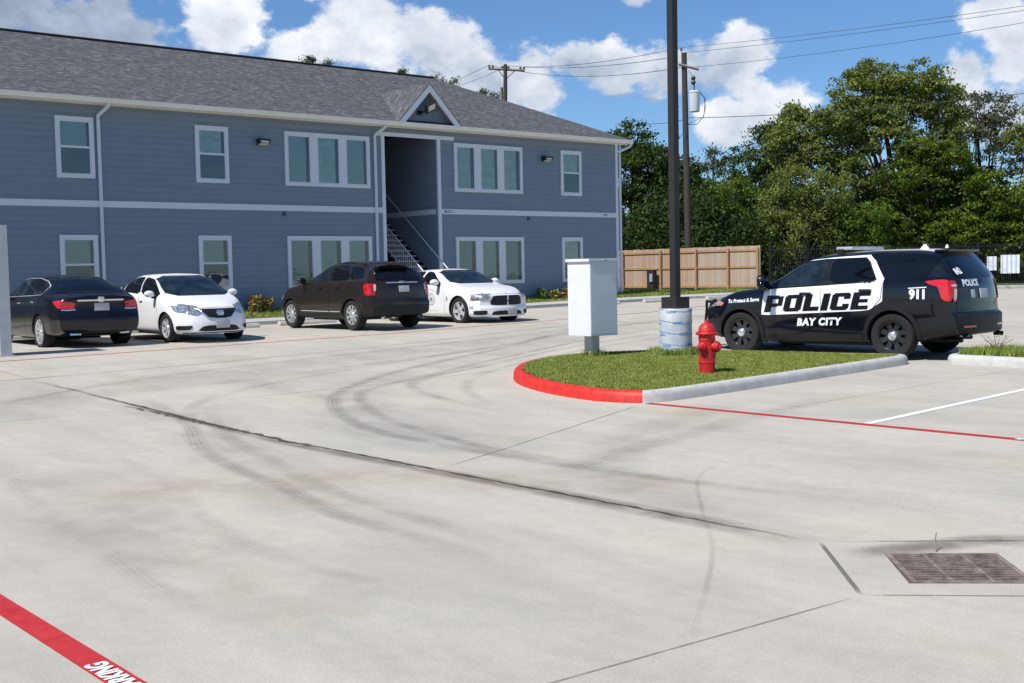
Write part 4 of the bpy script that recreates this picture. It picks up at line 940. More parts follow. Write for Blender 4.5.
wire(spot(682, 53, 54.3), spot(1060, 5, 41), .1, .009, 'second wire from the top running right from the transformer pole')
wire(spot(694, 67, 54.3), spot(1060, 16.5, 40), .15, .009, 'third wire running right from the crossarm of the transformer pole')
wire(spot(688, 118, 54.3), spot(1060, 89, 44), .2, .015, 'lower wire running right in front of the tall tree')
wire(spot(640, 123.5, 66), spot(686, 119, 54.3), .1, .015, 'short lower wire between the dark juniper and the transformer pole')
wire(spot(745, 155, 60), spot(1060, 128, 44), .2, .012, 'lowest thin wire crossing in front of the tall tree')
wire(iA, spot(440, 86, 92), .1, .014, 'upper wire going left from the far pole behind the roof'); wire(iB, spot(440, 92, 92), .1, .014, 'lower wire going left from the far pole behind the roof')

# ------------------------------------------------------------------ trees
def leafmat(name, c, c2, sc):
    m = bpy.data.materials.new(name); m.use_nodes = True; t = m.node_tree; b = P_(m); A = t.nodes.new; K = t.links.new
    tcn = A('ShaderNodeTexCoord'); nz = A('ShaderNodeTexNoise'); nz.inputs['Scale'].default_value = sc; nz.inputs['Detail'].default_value = 5; K(tcn.outputs['Object'], nz.inputs['Vector'])
    rp = A('ShaderNodeValToRGB'); e = rp.color_ramp.elements; e[0].position = .35; e[0].color = (*c, 1); e[1].position = .65; e[1].color = (*c2, 1); K(nz.outputs[0], rp.inputs[0]); K(rp.outputs[0], b.inputs['Base Color'])
    b.inputs['Roughness'].default_value = .65; b.inputs['Specular IOR Level'].default_value = .2
    tl = A('ShaderNodeBsdfTranslucent'); K(rp.outputs[0], tl.inputs[0]); ms = A('ShaderNodeMixShader'); ms.inputs[0].default_value = .32; K(b.outputs[0], ms.inputs[1]); K(tl.outputs[0], ms.inputs[2]); K(ms.outputs[0], t.nodes['Material Output'].inputs[0]); return m
LM = dict(olive=[leafmat('olive_leaf', (.095, .135, .026), (.155, .195, .038), .5), leafmat('olive_leaf_light', (.18, .22, .05), (.25, .285, .075), .6)],
          cedar=[leafmat('cedar_leaf', (.035, .066, .007), (.065, .105, .010), .7), leafmat('cedar_leaf_light', (.11, .165, .016), (.16, .22, .022), .8)],
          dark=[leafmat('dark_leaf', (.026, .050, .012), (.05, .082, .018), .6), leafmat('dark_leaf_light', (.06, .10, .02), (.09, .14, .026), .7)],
          grey=[leafmat('grey_leaf', (.055, .075, .035), (.09, .11, .05), .6), leafmat('grey_leaf_light', (.12, .13, .07), (.16, .17, .09), .6)],
          fresh=[leafmat('fresh_leaf', (.06, .12, .012), (.11, .18, .02), .6), leafmat('fresh_leaf_light', (.12, .20, .03), (.16, .24, .04), .6)])
M['bark'] = mat('bark', (.10, .085, .07), .95, var=.35, vscale=4, vdir=(4, 4, .6), bump=.5, bscale=20)
def tree(name, px, pyb, dep, blobs, kind, leaf=.13,  clump=.5, dens=1., lpc=44, lb='', trunk=.2, group='trees behind the fences', flat=.6, shell=.55, seed=0):
    """blobs: (px, py, rx, rz) as sighted at that distance; turned into metres, each given its own depth"""
    leaf *= .58; lpc = int(lpc*2.3); clump *= .95
    rg = np.random.default_rng(seed+100); base = spot(px, pyb, dep); base.z = -.2; sc = dep/FPX
    t = thing(name, lb, 'tree', base, 0, group)
    rv = np.array([.763, -.647, 0.]); fv = np.array([.647, .763, 0.])
    C_, B_ = [], []
    for (bx_, by_, rx_, rz_) in blobs:
        c_ = np.array(tuple(spot(bx_, by_, dep)-base)); rx_ *= sc; rz_ *= sc; ry_ = min(rx_, max(rz_, 1.2))*1.05; c_ = c_+fv*rg.uniform(-.35, .35)*ry_
        B_.append((c_, rx_, ry_, rz_)); vol = rx_*ry_*rz_; k = max(6, int(dens*11*(rx_*ry_+rx_*rz_+ry_*rz_)/3/clump**1.0*1.15))
        d_ = rg.normal(size=(k, 3)); d_ /= np.linalg.norm(d_, axis=1)[:, None]; rad = shell+(1-shell)*rg.uniform(0, 1, k)**.6; rad *= rg.uniform(.82, 1.12, k)
        q = d_*rad[:, None]; C_.append(c_+rv*(q[:, :1]*rx_)+fv*(q[:, 1:2]*ry_)+np.array([0, 0, 1.])*(q[:, 2:3]*rz_))
    C = np.concatenate(C_); C = C[C[:, 2] > .3]; nC = len(C); n_ = nC*lpc
    cs = clump*rg.uniform(.55, 1.25, nC); ci = np.repeat(np.arange(nC), lpc)
    off = rg.normal(size=(n_, 3))*np.array([.5, .5, .5*flat]); P = C[ci]+off*cs[ci][:, None]
    s_ = leaf*rg.uniform(.6, 1.3, n_)[:, None]; u_ = rg.normal(size=(n_, 3)); u_ /= np.linalg.norm(u_, axis=1)[:, None]; v_ = np.cross(u_, rg.normal(size=(n_, 3))+np.array([0, 0, .6])); v_ /= np.linalg.norm(v_, axis=1)[:, None]
    V_ = np.stack([P-u_*s_, P+v_*s_*.55, P+u_*s_, P-v_*s_*.55], 1).reshape(-1, 3)
    tone = rg.uniform(0, 1, nC) < .38; mi = np.where(rg.uniform(0, 1, n_) < .78, tone[ci], ~tone[ci]).astype(int)
    obj('crown', fastmesh('crown', V_, np.arange(n_*4).reshape(n_, 4), LM[kind], mi), LM[kind], t)
    bm = bmesh.new(); top = max(B_, key=lambda q: q[0][2]); tc_ = Vector(top[0]); mid = Vector((tc_.x*.25, tc_.y*.25, tc_.z*.45))
    tube(bm, [(0, 0, -.3), (mid.x*.4, mid.y*.4, mid.z*.5), mid], trunk, 9, r2=trunk*.7); tube(bm, [mid, mid.lerp(tc_, .5)+Vector((.2, .1, 0)), tc_], trunk*.68, 7, r2=trunk*.2)
    for c_, a_, b_, d_ in B_:
        c_ = Vector(c_); s0 = mid*random.uniform(.6, 1); tube(bm, [s0, s0.lerp(c_, .55)+Vector((random.uniform(-.3, .3), random.uniform(-.3, .3), .2)), c_], trunk*.4, 6, r2=trunk*.12)
        for _ in range(3): e_ = c_+Vector((random.uniform(-a_, a_)*.8, random.uniform(-b_, b_)*.8, random.uniform(-d_, d_)*.8)); tube(bm, [c_.lerp(s0, .3), e_], trunk*.16, 4, r2=.02)
    obj('trunk', bm, M['bark'], t, smooth=60)
T = tree
T('juniper_tree', 632, 300, 66, [(634, 142, 24, 20), (622, 180, 30, 28), (650, 165, 24, 26), (634, 225, 38, 34), (660, 205, 24, 36), (675, 180, 16, 24), (650, 262, 36, 30), (612, 250, 24, 40)], 'dark', .15, .55, 1.15, 46, 'tall dark green juniper next to the right corner of the building', .3, seed=1)
T('juniper_tree', 676, 300, 66, [(682, 175, 20, 22), (690, 215, 22, 40), (672, 250, 20, 36), (700, 262, 24, 30)], 'dark', .15, .5, 1.1, 44, 'dark juniper partly hidden by the lamp pole', .25, seed=2)
T('oak_tree', 716, 300, 68, [(712, 162, 15, 18), (724, 178, 16, 16), (706, 195, 20, 20), (735, 200, 18, 20)], 'grey', .13, .5, .55, 36, 'thin greyish tree right of the transformer pole', .16, seed=3)
T('oak_tree', 768, 300, 66, [(772, 142, 26, 20), (752, 168, 26, 26), (782, 176, 26, 28), (742, 205, 22, 24), (770, 212, 34, 24)], 'dark', .14, .5, .95, 42, 'dark oak rising between the transformer pole and the tall tree', .25, seed=4)
T('oak_tree', 712, 300, 60, [(712, 192, 20, 15), (700, 214, 22, 18), (728, 222, 22, 20), (708, 248, 22, 22), (738, 190, 14, 12)], 'fresh', .12, .45, .9, 42, 'bright green small tree behind the wooden fence', .13, seed=5)
T('cottonwood_tree', 905, 300, 60, [(878, 78, 34, 17), (915, 84, 34, 20), (855, 100, 30, 20), (938, 98, 28, 22), (895, 112, 40, 22), (870, 128, 28, 18), (946, 128, 22, 24), (828, 122, 24, 16), (800, 112, 18, 14), (790, 132, 20, 14), (778, 142, 14, 16), (818, 150, 26, 20), (845, 168, 28, 22), (880, 190, 22, 28), (790, 160, 16, 16), (905, 150, 20, 20), (868, 152, 16, 16), (925, 165, 16, 16), (850, 135, 18, 14)], 'olive', .15, .46, 1.05, 42, 'tall spreading olive green tree standing highest against the sky', .26, seed=6, shell=.35)
T('willow_tree', 808, 300, 57, [(800, 186, 26, 20), (830, 192, 24, 22), (780, 206, 24, 20), (812, 222, 32, 24), (778, 240, 28, 26), (840, 230, 22, 26)], 'olive', .11, .45, .9, 44, 'lighter olive tree in front of the left side of the tall tree', .15, seed=7)
T('hackberry_tree', 985, 300, 62, [(978, 108, 24, 16), (1000, 112, 20, 16), (992, 134, 24, 20), (965, 140, 18, 20), (1000, 160, 24, 22), (960, 172, 18, 22)], 'grey', .13, .5, .62, 38, 'sparse brownish tree right of the tall tree', .2, seed=8)
T('cedar_tree', 930, 300, 58, [(922, 152, 26, 18), (946, 160, 26, 18), (905, 178, 26, 18), (935, 190, 34, 18), (968, 185, 22, 18), (900, 212, 30, 16), (940, 222, 34, 18), (890, 240, 30, 18)], 'cedar', .15, .42, 1.0, 40, 'bright green cedar in the middle of the right hand trees', .2, seed=9, flat=.42)
T('cedar_tree', 985, 300, 56, [(992, 188, 24, 14), (1012, 206, 26, 16), (975, 214, 30, 16), (1000, 232, 38, 18), (955, 236, 28, 16), (1022, 240, 26, 22), (968, 254, 34, 18), (1008, 262, 34, 16)], 'cedar', .15, .42, 1.05, 40, 'bright green cedar nearest the pale corrugated panels', .2, seed=10, flat=.42)
T('pecan_tree', 1032, 300, 60, [(1034, 122, 24, 18), (1022, 140, 16, 16), (1042, 150, 26, 22), (1030, 185, 18, 18)], 'olive', .13, .5, .7, 38, 'olive tree cut by the right edge of the photo', .2, seed=11)
T('oak_tree', 862, 300, 57, [(862, 224, 26, 24), (848, 250, 26, 20), (880, 250, 24, 22), (866, 268, 32, 14)], 'fresh', .12, .45, .9, 42, 'low fresh green tree behind the patrol SUV roof', .12, seed=12)
T('oak_tree', 745, 300, 59, [(748, 240, 30, 22), (722, 256, 24, 16), (775, 256, 26, 18), (795, 262, 22, 16)], 'grey', .11, .45, 1.0, 42, 'low grey green bushy tree above the right end of the wooden fence', .12, seed=13)
for k, (px_, top_, lb) in enumerate(((610, 215, 'dark tree filling in behind the building corner'), (690, 205, 'dark tree behind the transformer pole'), (750, 195, 'dark tree behind the bright green small tree'), (820, 190, 'dark tree behind the light olive tree'), (885, 185, 'dark tree under the tall spreading tree'), (950, 180, 'dark tree behind the middle cedar'), (1030, 190, 'dark tree at the right edge behind the cedars'), (1110, 170, 'dark tree just outside the right edge'))):
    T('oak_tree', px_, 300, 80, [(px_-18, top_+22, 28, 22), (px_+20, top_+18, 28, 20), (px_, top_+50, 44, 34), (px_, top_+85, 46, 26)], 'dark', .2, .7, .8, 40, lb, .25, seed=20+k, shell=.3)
T('ash_tree', 310, 300, 80, [(306, 61, 8, 3.5), (328, 63, 8, 3), (312, 58, 5, 3), (318, 85, 34, 16)], 'grey', .12, .35, .9, 16, 'thin tree tips just over the roof ridge, leftmost', .1, seed=31, shell=.2)
T('ash_tree', 404, 300, 80, [(403, 73, 4, 3.5), (404, 92, 18, 12)], 'dark', .12, .35, 1, 22, 'small tree tip over the roof ridge left of the gable', .1, seed=32)
T('ash_tree', 438, 300, 80, [(438, 79.5, 5, 5), (454, 84.5, 6, 5), (446, 100, 20, 12)], 'olive', .12, .35, 1.2, 24, 'pair of green tree tips over the roof right of the gable', .1, seed=33)
T('ash_tree', 490, 300, 84, [(484, 94, 5, 4), (494, 97, 5, 4), (490, 115, 20, 12)], 'dark', .12, .35, 1.2, 24, 'green tree tip at the foot of the far power pole', .1, seed=34)
# undergrowth
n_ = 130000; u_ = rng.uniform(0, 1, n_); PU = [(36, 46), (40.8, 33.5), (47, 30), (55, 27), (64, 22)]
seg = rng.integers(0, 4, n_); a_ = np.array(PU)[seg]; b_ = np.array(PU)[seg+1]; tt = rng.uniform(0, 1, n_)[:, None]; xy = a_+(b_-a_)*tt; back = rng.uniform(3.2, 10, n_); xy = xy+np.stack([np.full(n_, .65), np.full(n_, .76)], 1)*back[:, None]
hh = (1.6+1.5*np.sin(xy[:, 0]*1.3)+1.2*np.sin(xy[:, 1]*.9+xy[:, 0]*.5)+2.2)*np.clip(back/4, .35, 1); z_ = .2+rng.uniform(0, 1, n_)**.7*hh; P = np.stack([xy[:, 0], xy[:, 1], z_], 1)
s_ = .105*rng.uniform(.6, 1.3, n_)[:, None]; u_ = rng.normal(size=(n_, 3)); u_ /= np.linalg.norm(u_, axis=1)[:, None]; v_ = np.cross(u_, rng.normal(size=(n_, 3))); v_ /= np.linalg.norm(v_, axis=1)[:, None]
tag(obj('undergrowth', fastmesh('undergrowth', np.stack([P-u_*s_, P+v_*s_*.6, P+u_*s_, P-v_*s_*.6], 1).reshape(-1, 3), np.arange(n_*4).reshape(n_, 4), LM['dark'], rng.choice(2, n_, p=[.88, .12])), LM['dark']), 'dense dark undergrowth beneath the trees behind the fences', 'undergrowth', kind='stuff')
# ------------------------------------------------------------------ vehicles
def paint(name, col, rough=.25, metal=0., coat=.35, var=.0):
    m = mat(name, col, rough, metal=metal, var=var, vscale=3, coat=coat); return m
M['p_black'] = paint('black_paint', (.003, .004, .008), .10, coat=.12); M['p_white'] = paint('white_paint_car', (.78, .79, .80), .3); M['p_brown'] = paint('brown_metallic', (.028, .020, .015), .24, .3)
M['p_dark'] = paint('plum_black_metallic', (.008, .007, .013), .22, .3); M['p_white2'] = paint('pearl_white', (.78, .79, .81), .3); M['decal'] = mat('white_decal', (.80, .81, .83), .35, coat=.5); M['decal_b'] = mat('black_decal', (.005, .005, .006), .35, spec=.35)
M['cglass'] = mat('dark_tinted_glass', (.003, .004, .005), .04, spec=.5); M['cglass2'] = mat('windshield_glass', (.012, .020, .026), .04, spec=.6, var=.7, vscale=3.5)
M['rubber'] = mat('tyre_rubber_black', (.014, .014, .014), .9, var=.2, vscale=30); M['plastic'] = mat('dark_plastic_trim', (.011, .011, .012), .55, var=.1, spec=.35); M['chrome'] = mat('chrome', (.78, .79, .80), .18, metal=.75)
M['alloy'] = mat('alloy_silver', (.60, .61, .63), .3, metal=.35, var=.05); M['black_wheel'] = mat('black_steel_wheel', (.022, .022, .024), .28, spec=.7); M['brake'] = mat('brake_dark', (.03, .028, .026), .7, metal=.4)
M['tail'] = mat('tail_lamp_red', (.55, .008, .008), .12, coat=1., var=.3, vscale=30); M['tailw'] = mat('tail_lamp_clear', (.55, .50, .48), .15, coat=1.); M['amber'] = mat('amber_lens', (.65, .14, .02), .15, coat=1.)
M['hlamp'] = mat('headlamp', (.22, .24, .27), .10, metal=.6, coat=1., var=.75, vscale=16, col2=(.75, .78, .82)); M['seam'] = mat('panel_gap', (.004, .004, .004), .9); M['plate'] = mat('licence_plate', (.48, .50, .52), .5, var=.1, vscale=20); M['seamg'] = mat('panel_gap_grey', (.22, .23, .25), .9)
M['well'] = mat('wheel_well', (.006, .006, .006), .95)
def chaik(P, n):
    for _ in range(n):
        Q = [P[0]]
        for a, b in zip(P, P[1:]): Q += [(a[0]*.75+b[0]*.25, a[1]*.75+b[1]*.25), (a[0]*.25+b[0]*.75, a[1]*.25+b[1]*.75)]
        Q.append(P[-1]); P = Q
    return P
class Car:
    def __init__(s, root, S, bodymat):
        s.root = root; s.S = S; xr, xf = S['xr'], S['xf']; n_ = int((xf-xr)/.055)
        st = [xr+(xf-xr)*i/n_ for i in range(n_+1)]; st = sorted(st+[xr+.015, xr+.03, xf-.015, xf-.03])
        wmax = max(v for _, v in S['w']); NR, NF = S.get('nr', .8), S.get('nf', .8)
        def warp(x, y, z):
            F = sm((x-(xf-NF))/NF); Rr = sm(((xr+NR)-x)/NR); u_ = min(1, abs(y)/wmax)
            return (x-F*(S['af']*u_**2.6+pchip(S['nose'], z))+Rr*(S['ar']*u_**2.6+pchip(S['tail'], z)), y, z)
        bm = bmesh.new(); rings = []
        for x in st:
            zt = pchip(S['top'], x); zb = min(pchip(S['belt'], x), zt-.02); zl = pchip(S['bot'], x); wd = pchip(S['w'], x); wr = pchip(S['wr'], x); dz = zt-zb; g = sm((dz-.05)/.32)
            lo = [(0, zl), (wd*.84, zl), (wd*.965, zl+.07), (wd*.99, zl+.3*(zb-zl)), (wd, zl+.55*(zb-zl)), (wd*.995, zb-.12), (wd*.972, zb-.015)]
            hood = [(wd*.93, zb+.35*dz), (wd*.86, zb+.72*dz), (wd*.70, zt-.012), (wd*.38, zt), (0, zt)]
            gh = [(wd*.925, zb+.02), ((wd*.925+wr)/2+.02, zb+.5*dz), (wr, zt-.085), (wr*.80, zt-.018), (0, zt)]
            up_ = [(a[0]*(1-g)+b[0]*g, a[1]*(1-g)+b[1]*g) for a, b in zip(hood, gh)]
            P = chaik(lo+up_, 2); rings.append([warp(x, y, z) for y, z in P]+[warp(x, -y, z) for y, z in P[-2:0:-1]])
        V = [[bm.verts.new(p) for p in r_] for r_ in rings]; m_ = len(V[0])
        for A_, B_ in zip(V, V[1:]):
            for k in range(m_): bm.faces.new((A_[k], A_[(k+1) % m_], B_[(k+1) % m_], B_[k]))
        h_ = m_//2
        for side, xx in ((0, xr), (-1, xf)):      # end caps as rows of quads from one flank to the other
            R_ = V[side]; L_ = R_[1:h_]; Rt = [R_[m_-k] for k in range(1, h_)]
            cols_ = []
            for a, b in zip(L_, Rt):
                c_ = []
                for j in range(9):
                    if j == 0: c_.append(a)
                    elif j == 8: c_.append(b)
                    else: y = a.co.y+(b.co.y-a.co.y)*j/8; c_.append(bm.verts.new(warp(xx, y, a.co.z)))
                cols_.append(c_)
            for A_, B_ in zip(cols_, cols_[1:]):
                for j in range(8): bm.faces.new((A_[j], A_[j+1], B_[j+1], B_[j]))
            bm.faces.new([R_[0]]+cols_[0]); bm.faces.new([R_[h_]]+cols_[-1][::-1])
        bmesh.ops.recalc_face_normals(bm, faces=bm.faces)
        s.bvh = BVHTree.FromBMesh(bm)
        me = bpy.data.meshes.new('body'); bm.to_mesh(me); bm.free()
        me.materials.append(bodymat); me.materials.append(M['well'])
        o = bpy.data.objects.new('body', me); scene.collection.objects.link(o)
        cm = bmesh.new(); r_ = S['r']
        for sx in (-1, 1):
            for sy in (-1, 1):
                ya, yb = sy*(wmax-.34), sy*(wmax+.3); x0 = sx*S['wb']/2; seg = 40; A_, B_ = [], []
                for k in range(seg): a = 2*math.pi*k/seg; A_.append(cm.verts.new((x0+(r_+S['gap'])*math.cos(a), ya, r_+(r_+S['gap'])*math.sin(a)))); B_.append(cm.verts.new((x0+(r_+S['gap'])*math.cos(a), yb, r_+(r_+S['gap'])*math.sin(a))))
                for k in range(seg): cm.faces.new((A_[k], A_[(k+1) % seg], B_[(k+1) % seg], B_[k]))
                cm.faces.new(A_); cm.faces.new(B_)
        bmesh.ops.recalc_face_normals(cm, faces=cm.faces)
        for f_ in cm.faces: f_.material_index = 1
        cme = bpy.data.meshes.new('cut'); cm.to_mesh(cme); cm.free(); cme.materials.append(bodymat); cme.materials.append(M['well'])
        co = bpy.data.objects.new('cut', cme); scene.collection.objects.link(co)
        md = o.modifiers.new('b', 'BOOLEAN'); md.operation = 'DIFFERENCE'; md.object = co; md.solver = 'EXACT'
        bpy.context.view_layer.update(); dg = bpy.context.evaluated_depsgraph_get(); me2 = bpy.data.meshes.new_from_object(o.evaluated_get(dg))
        o.modifiers.clear(); o.data = me2; bpy.data.objects.remove(co)
        me2.polygons.foreach_set('use_smooth', [True]*len(me2.polygons)); me2.set_sharp_from_angle(angle=R(38)); o.parent = root; s.body = o
    def cast(s, p, d):
        h = s.bvh.ray_cast(Vector(p), Vector(d)); return h[0], h[1]
    def proj(s, bm, view, off):
        """lay a flat mesh (a, b) on the body as seen from a side; vertices missing the body are dropped"""
        dead = []
        for v in bm.verts:
            a, b = v.co.x, v.co.y
            if view == 'L': p, d = (a, 3, b), (0, -1, 0)
            elif view == 'R': p, d = (a, -3, b), (0, 1, 0)
            elif view == 'F': p, d = (6, a, b), (-1, 0, 0)
            elif view == 'B': p, d = (-6, a, b), (1, 0, 0)
            else: p, d = (a, b, 4), (0, 0, -1)
            h, n_ = s.cast(p, d)
            if h is None: dead.append(v); continue
            if n_.dot(Vector(d)) > 0: n_ = -n_
            v.co = h+n_*off
        if dead: bmesh.ops.delete(bm, geom=dead, context='VERTS')
        return bm
    def dens(s, bm, L_):
        for _ in range(6):
            es = [e for e in bm.edges if e.calc_length() > L_]
            if not es: break
            bmesh.ops.subdivide_edges(bm, edges=es, cuts=1); bmesh.ops.triangulate(bm, faces=bm.faces[:])
    def patch(s, name, polys, view, mtl, off=.004, rnd=1, dn=.05, parent=None, thick=0):
        if 'lamp' in name and name != 'lamp_lens': dn = .022; off = max(off, .015)
        if name == 'lamp_lens': dn = .02; off = .016
        bm = bmesh.new()
        if polys and not isinstance(polys[0][0], (tuple, list)): polys = [polys]
        for P in polys:
            for _ in range(rnd):
                Q = []
                for i in range(len(P)):
                    a, b = P[i], P[(i+1) % len(P)]; Q += [(a[0]*.86+b[0]*.14, a[1]*.86+b[1]*.14), (a[0]*.14+b[0]*.86, a[1]*.14+b[1]*.86)]
                P = Q
            bm.faces.new([bm.verts.new((x, y, 0)) for x, y in P])
        bmesh.ops.triangulate(bm, faces=bm.faces[:]); s.dens(bm, dn); s.proj(bm, view, off)
        bmesh.ops.recalc_face_normals(bm, faces=bm.faces)
        if thick: 
            r_ = bmesh.ops.solidify(bm, geom=bm.faces[:], thickness=thick)
        return obj(name, bm, mtl, parent or s.root, smooth=50)
    def line(s, name, pts, wd, view, mtl, off=.0035, parent=None, closed=False):
        bm = bmesh.new(); P = [Vector(p) for p in pts]
        if closed: P.append(P[0])
        Q = []
        for a, b in zip(P, P[1:]):
            k = max(1, int((b-a).length/.06))
            for i in range(k): Q.append(a.lerp(b, i/k))
        Q.append(P[-1]); prev = None
        for i, p in enumerate(Q):
            t = (Q[min(i+1, len(Q)-1)]-Q[max(i-1, 0)]).normalized(); n_ = Vector((-t.y, t.x))*wd/2
            cur = (bm.verts.new((p.x+n_.x, p.y+n_.y, 0)), bm.verts.new((p.x-n_.x, p.y-n_.y, 0)))
            if prev: bm.faces.new((prev[0], prev[1], cur[1], cur[0]))
            prev = cur
        s.proj(bm, view, off); bmesh.ops.recalc_face_normals(bm, faces=bm.faces); return obj(name, bm, mtl, parent or s.root)
    def text(s, name, txt, size, at_, view, mtl, bold=.01, shear=0., off=.007, sx=1., rot=0., parent=None, dn=.06, spacing=1.):
        bm = text_mesh(txt, size, bold, shear, spacing); mir = -1 if view in ('L', 'F') else 1
        if view == 'L': mir = -1
        if view == 'R': mir = 1
        if view == 'F': mir = 1
        if view == 'B': mir = -1
        c_, s_ = math.cos(rot), math.sin(rot)
        for v in bm.verts: x, y = v.co.x*sx, v.co.y; x, y = x*c_-y*s_, x*s_+y*c_; v.co = (at_[0]+x*mir, at_[1]+y, 0)
        s.dens(bm, dn); s.proj(bm, view, off); return obj(name, bm, mtl, parent or s.root)
    def blob(s, name, at_, view, size, mtl, off=.01, bev=.01, parent=None, twist=0):
        """small box sitting on the surface"""
        a, b = at_; dct = dict(L=((a, 3, b), (0, -1, 0)), R=((a, -3, b), (0, 1, 0)), F=((6, a, b), (-1, 0, 0)), B=((-6, a, b), (1, 0, 0)), T=((a, b, 4), (0, 0, -1)))[view]
        h, n_ = s.cast(*dct)
        if h is None: return None
        if n_.dot(Vector(dct[1])) > 0: n_ = -n_
        upv = Vector((0, 0, 1)) if view != 'T' else Vector((1, 0, 0)); sx_ = upv.cross(n_).normalized(); uy = n_.cross(sx_)
        bm = bmesh.new(); box(bm, -size[0]/2, size[0]/2, -size[1]/2, size[1]/2, -size[2]/2, size[2]/2, bev=bev)
        bm.transform(Matrix.Translation(h+n_*off) @ Matrix(((sx_.x, uy.x, n_.x, 0), (sx_.y, uy.y, n_.y, 0), (sx_.z, uy.z, n_.z, 0), (0, 0, 0, 1))) @ Matrix.Rotation(twist, 4, 'Z'))
        return obj(name, bm, mtl, parent or s.root, smooth=40)
    def wheels(s, style, rimr, ymat=None):
        S = s.S; r_ = S['r']; tw = .235; wmax = max(v for _, v in S['w']); yo = wmax-.035
        ty = bmesh.new(); lathe(ty, [(rimr*.97, -.02), (rimr*1.02, .0), (rimr*1.10, .012), (r_*.93, .008), (r_*.985, -.02), (r_, -.05), (r_, -tw+.05), (r_*.985, -tw+.02), (r_*.93, -tw), (rimr, -tw+.01)], 48, 'y')
        for k in range(4): lathe(ty, [(r_+.001, -.06-k*.035), (r_+.004, -.065-k*.035), (r_+.004, -.08-k*.035), (r_+.001, -.085-k*.035)], 48, 'y')
        hub = bmesh.new(); lathe(hub, [(0, -.12), (rimr*.96, -.12), (rimr*.98, -.2), (rimr*.98, -.0301), (rimr*.99, -.022)], 40, 'y')
        rim = bmesh.new(); cap = bmesh.new(); rm = M['alloy']; cm_ = M['chrome']
        lathe(rim, [(rimr*1.0, -.02), (rimr*.985, -.004), (rimr*.93, -.008), (rimr*.90, -.05), (rimr*.88, -.10)], 48, 'y')
        def spoke(a, w0, w1, r0_, r1_, y0_, y1_, t_=.02):
            P = [(r0_, -w0), (r1_, -w1), (r1_, w1), (r0_, w0)]; ca, sa = math.cos(a), math.sin(a); F_, B_ = [], []
            for (rr, ww) in P:
                y = y0_ if rr == r0_ else y1_
                F_.append(rim.verts.new((rr*ca-ww*sa, y, rr*sa+ww*ca))); B_.append(rim.verts.new((rr*ca-ww*sa*1.1, y-t_*1.8, rr*sa+ww*ca*1.1)))
            rim.faces.new(F_); rim.faces.new(B_[::-1])
            for i in range(4): rim.faces.new((F_[i], B_[i], B_[(i+1) % 4], F_[(i+1) % 4]))
        if style == 'steel':
            rm = M['black_wheel']; lathe(rim, [(.0, -.035), (.07, -.035), (.11, -.055), (.13, -.05)], 36, 'y')
            for k in range(8): spoke(k*math.pi/4, .030, .052, .10, rimr*.93, -.048, -.04)
            lathe(cap, [(.078, -.036), (.074, -.004), (.055, .014), (.0, .02)], 28, 'y')
        elif style == 'chrome8':
            rm = M['chrome']; lathe(rim, [(0, -.012), (.07, -.014), (.085, -.03)], 24, 'y')
            for k in range(9): spoke(k*2*math.pi/9, .030, .022, .07, rimr*.93, -.018, -.012)
            lathe(cap, [(.04, -.013), (.036, .002), (0, .005)], 20, 'y')
        elif style == 'five':
            lathe(rim, [(0, -.02), (.07, -.022), (.085, -.04)], 24, 'y')
            for k in range(5): spoke(k*2*math.pi/5+.3, .040, .050, .06, rimr*.93, -.026, -.014)
            lathe(cap, [(.035, -.021), (.032, -.008), (0, -.004)], 20, 'y')
        elif style == 'multi':
            lathe(rim, [(0, -.02), (.06, -.022), (.075, -.04)], 24, 'y')
            for k in range(6):
                spoke(k*math.pi/3+.08, .014, .02, .05, rimr*.93, -.026, -.014); spoke(k*math.pi/3+.36, .014, .02, .05, rimr*.93, -.026, -.014)
            lathe(cap, [(.035, -.021), (.032, -.008), (0, -.004)], 20, 'y')
        elif style == 'big':
            rm = M['chrome']; lathe(rim, [(0, -.02), (.07, -.022), (.085, -.05)], 24, 'y')
            for k in range(10): spoke(k*math.pi/5, .020, .012, .06, rimr*.93, -.026, -.012)
            lathe(cap, [(.035, -.021), (.032, -.008), (0, -.004)], 20, 'y')
        hub_m = bpy.data.meshes.new('wheel'); hub.to_mesh(hub_m); hub.free(); ty_m = bpy.data.meshes.new('tyre'); ty.to_mesh(ty_m); ty.free(); rim_m = bpy.data.meshes.new('rim'); rim.to_mesh(rim_m); rim.free(); cap_m = bpy.data.meshes.new('hub_cap'); cap.to_mesh(cap_m); cap.free()
        for sx in (-1, 1):
            for sy in (-1, 1):
                h = obj('wheel', hub_m, M['brake'], s.root, smooth=40); h.location = (sx*S['wb']/2, sy*yo, r_-.004); h.rotation_euler = (0, R(23)*sx, 0 if sy > 0 else math.pi)
                obj('tyre', ty_m, M['rubber'], h, smooth=35); obj('rim', rim_m, rm, h, smooth=30); obj('hub_cap', cap_m, cm_, h, smooth=40)
        # axle and floor
        bm = bmesh.new(); box(bm, -S['wb']/2+.5, S['wb']/2-.5, -.55, .55, pchip(S['bot'], 0)-.04, pchip(S['bot'], 0)+.05)
        for sx in (-1, 1): tube(bm, [(sx*S['wb']/2, -yo+.1, r_), (sx*S['wb']/2, yo-.1, r_)], .05, 8)
        tube(bm, [(-S['wb']/2-.2, .35, .28), (S['xr']+.25, .38, .30)], .04, 8); obj('underbody', bm, M['plastic'], s.root)
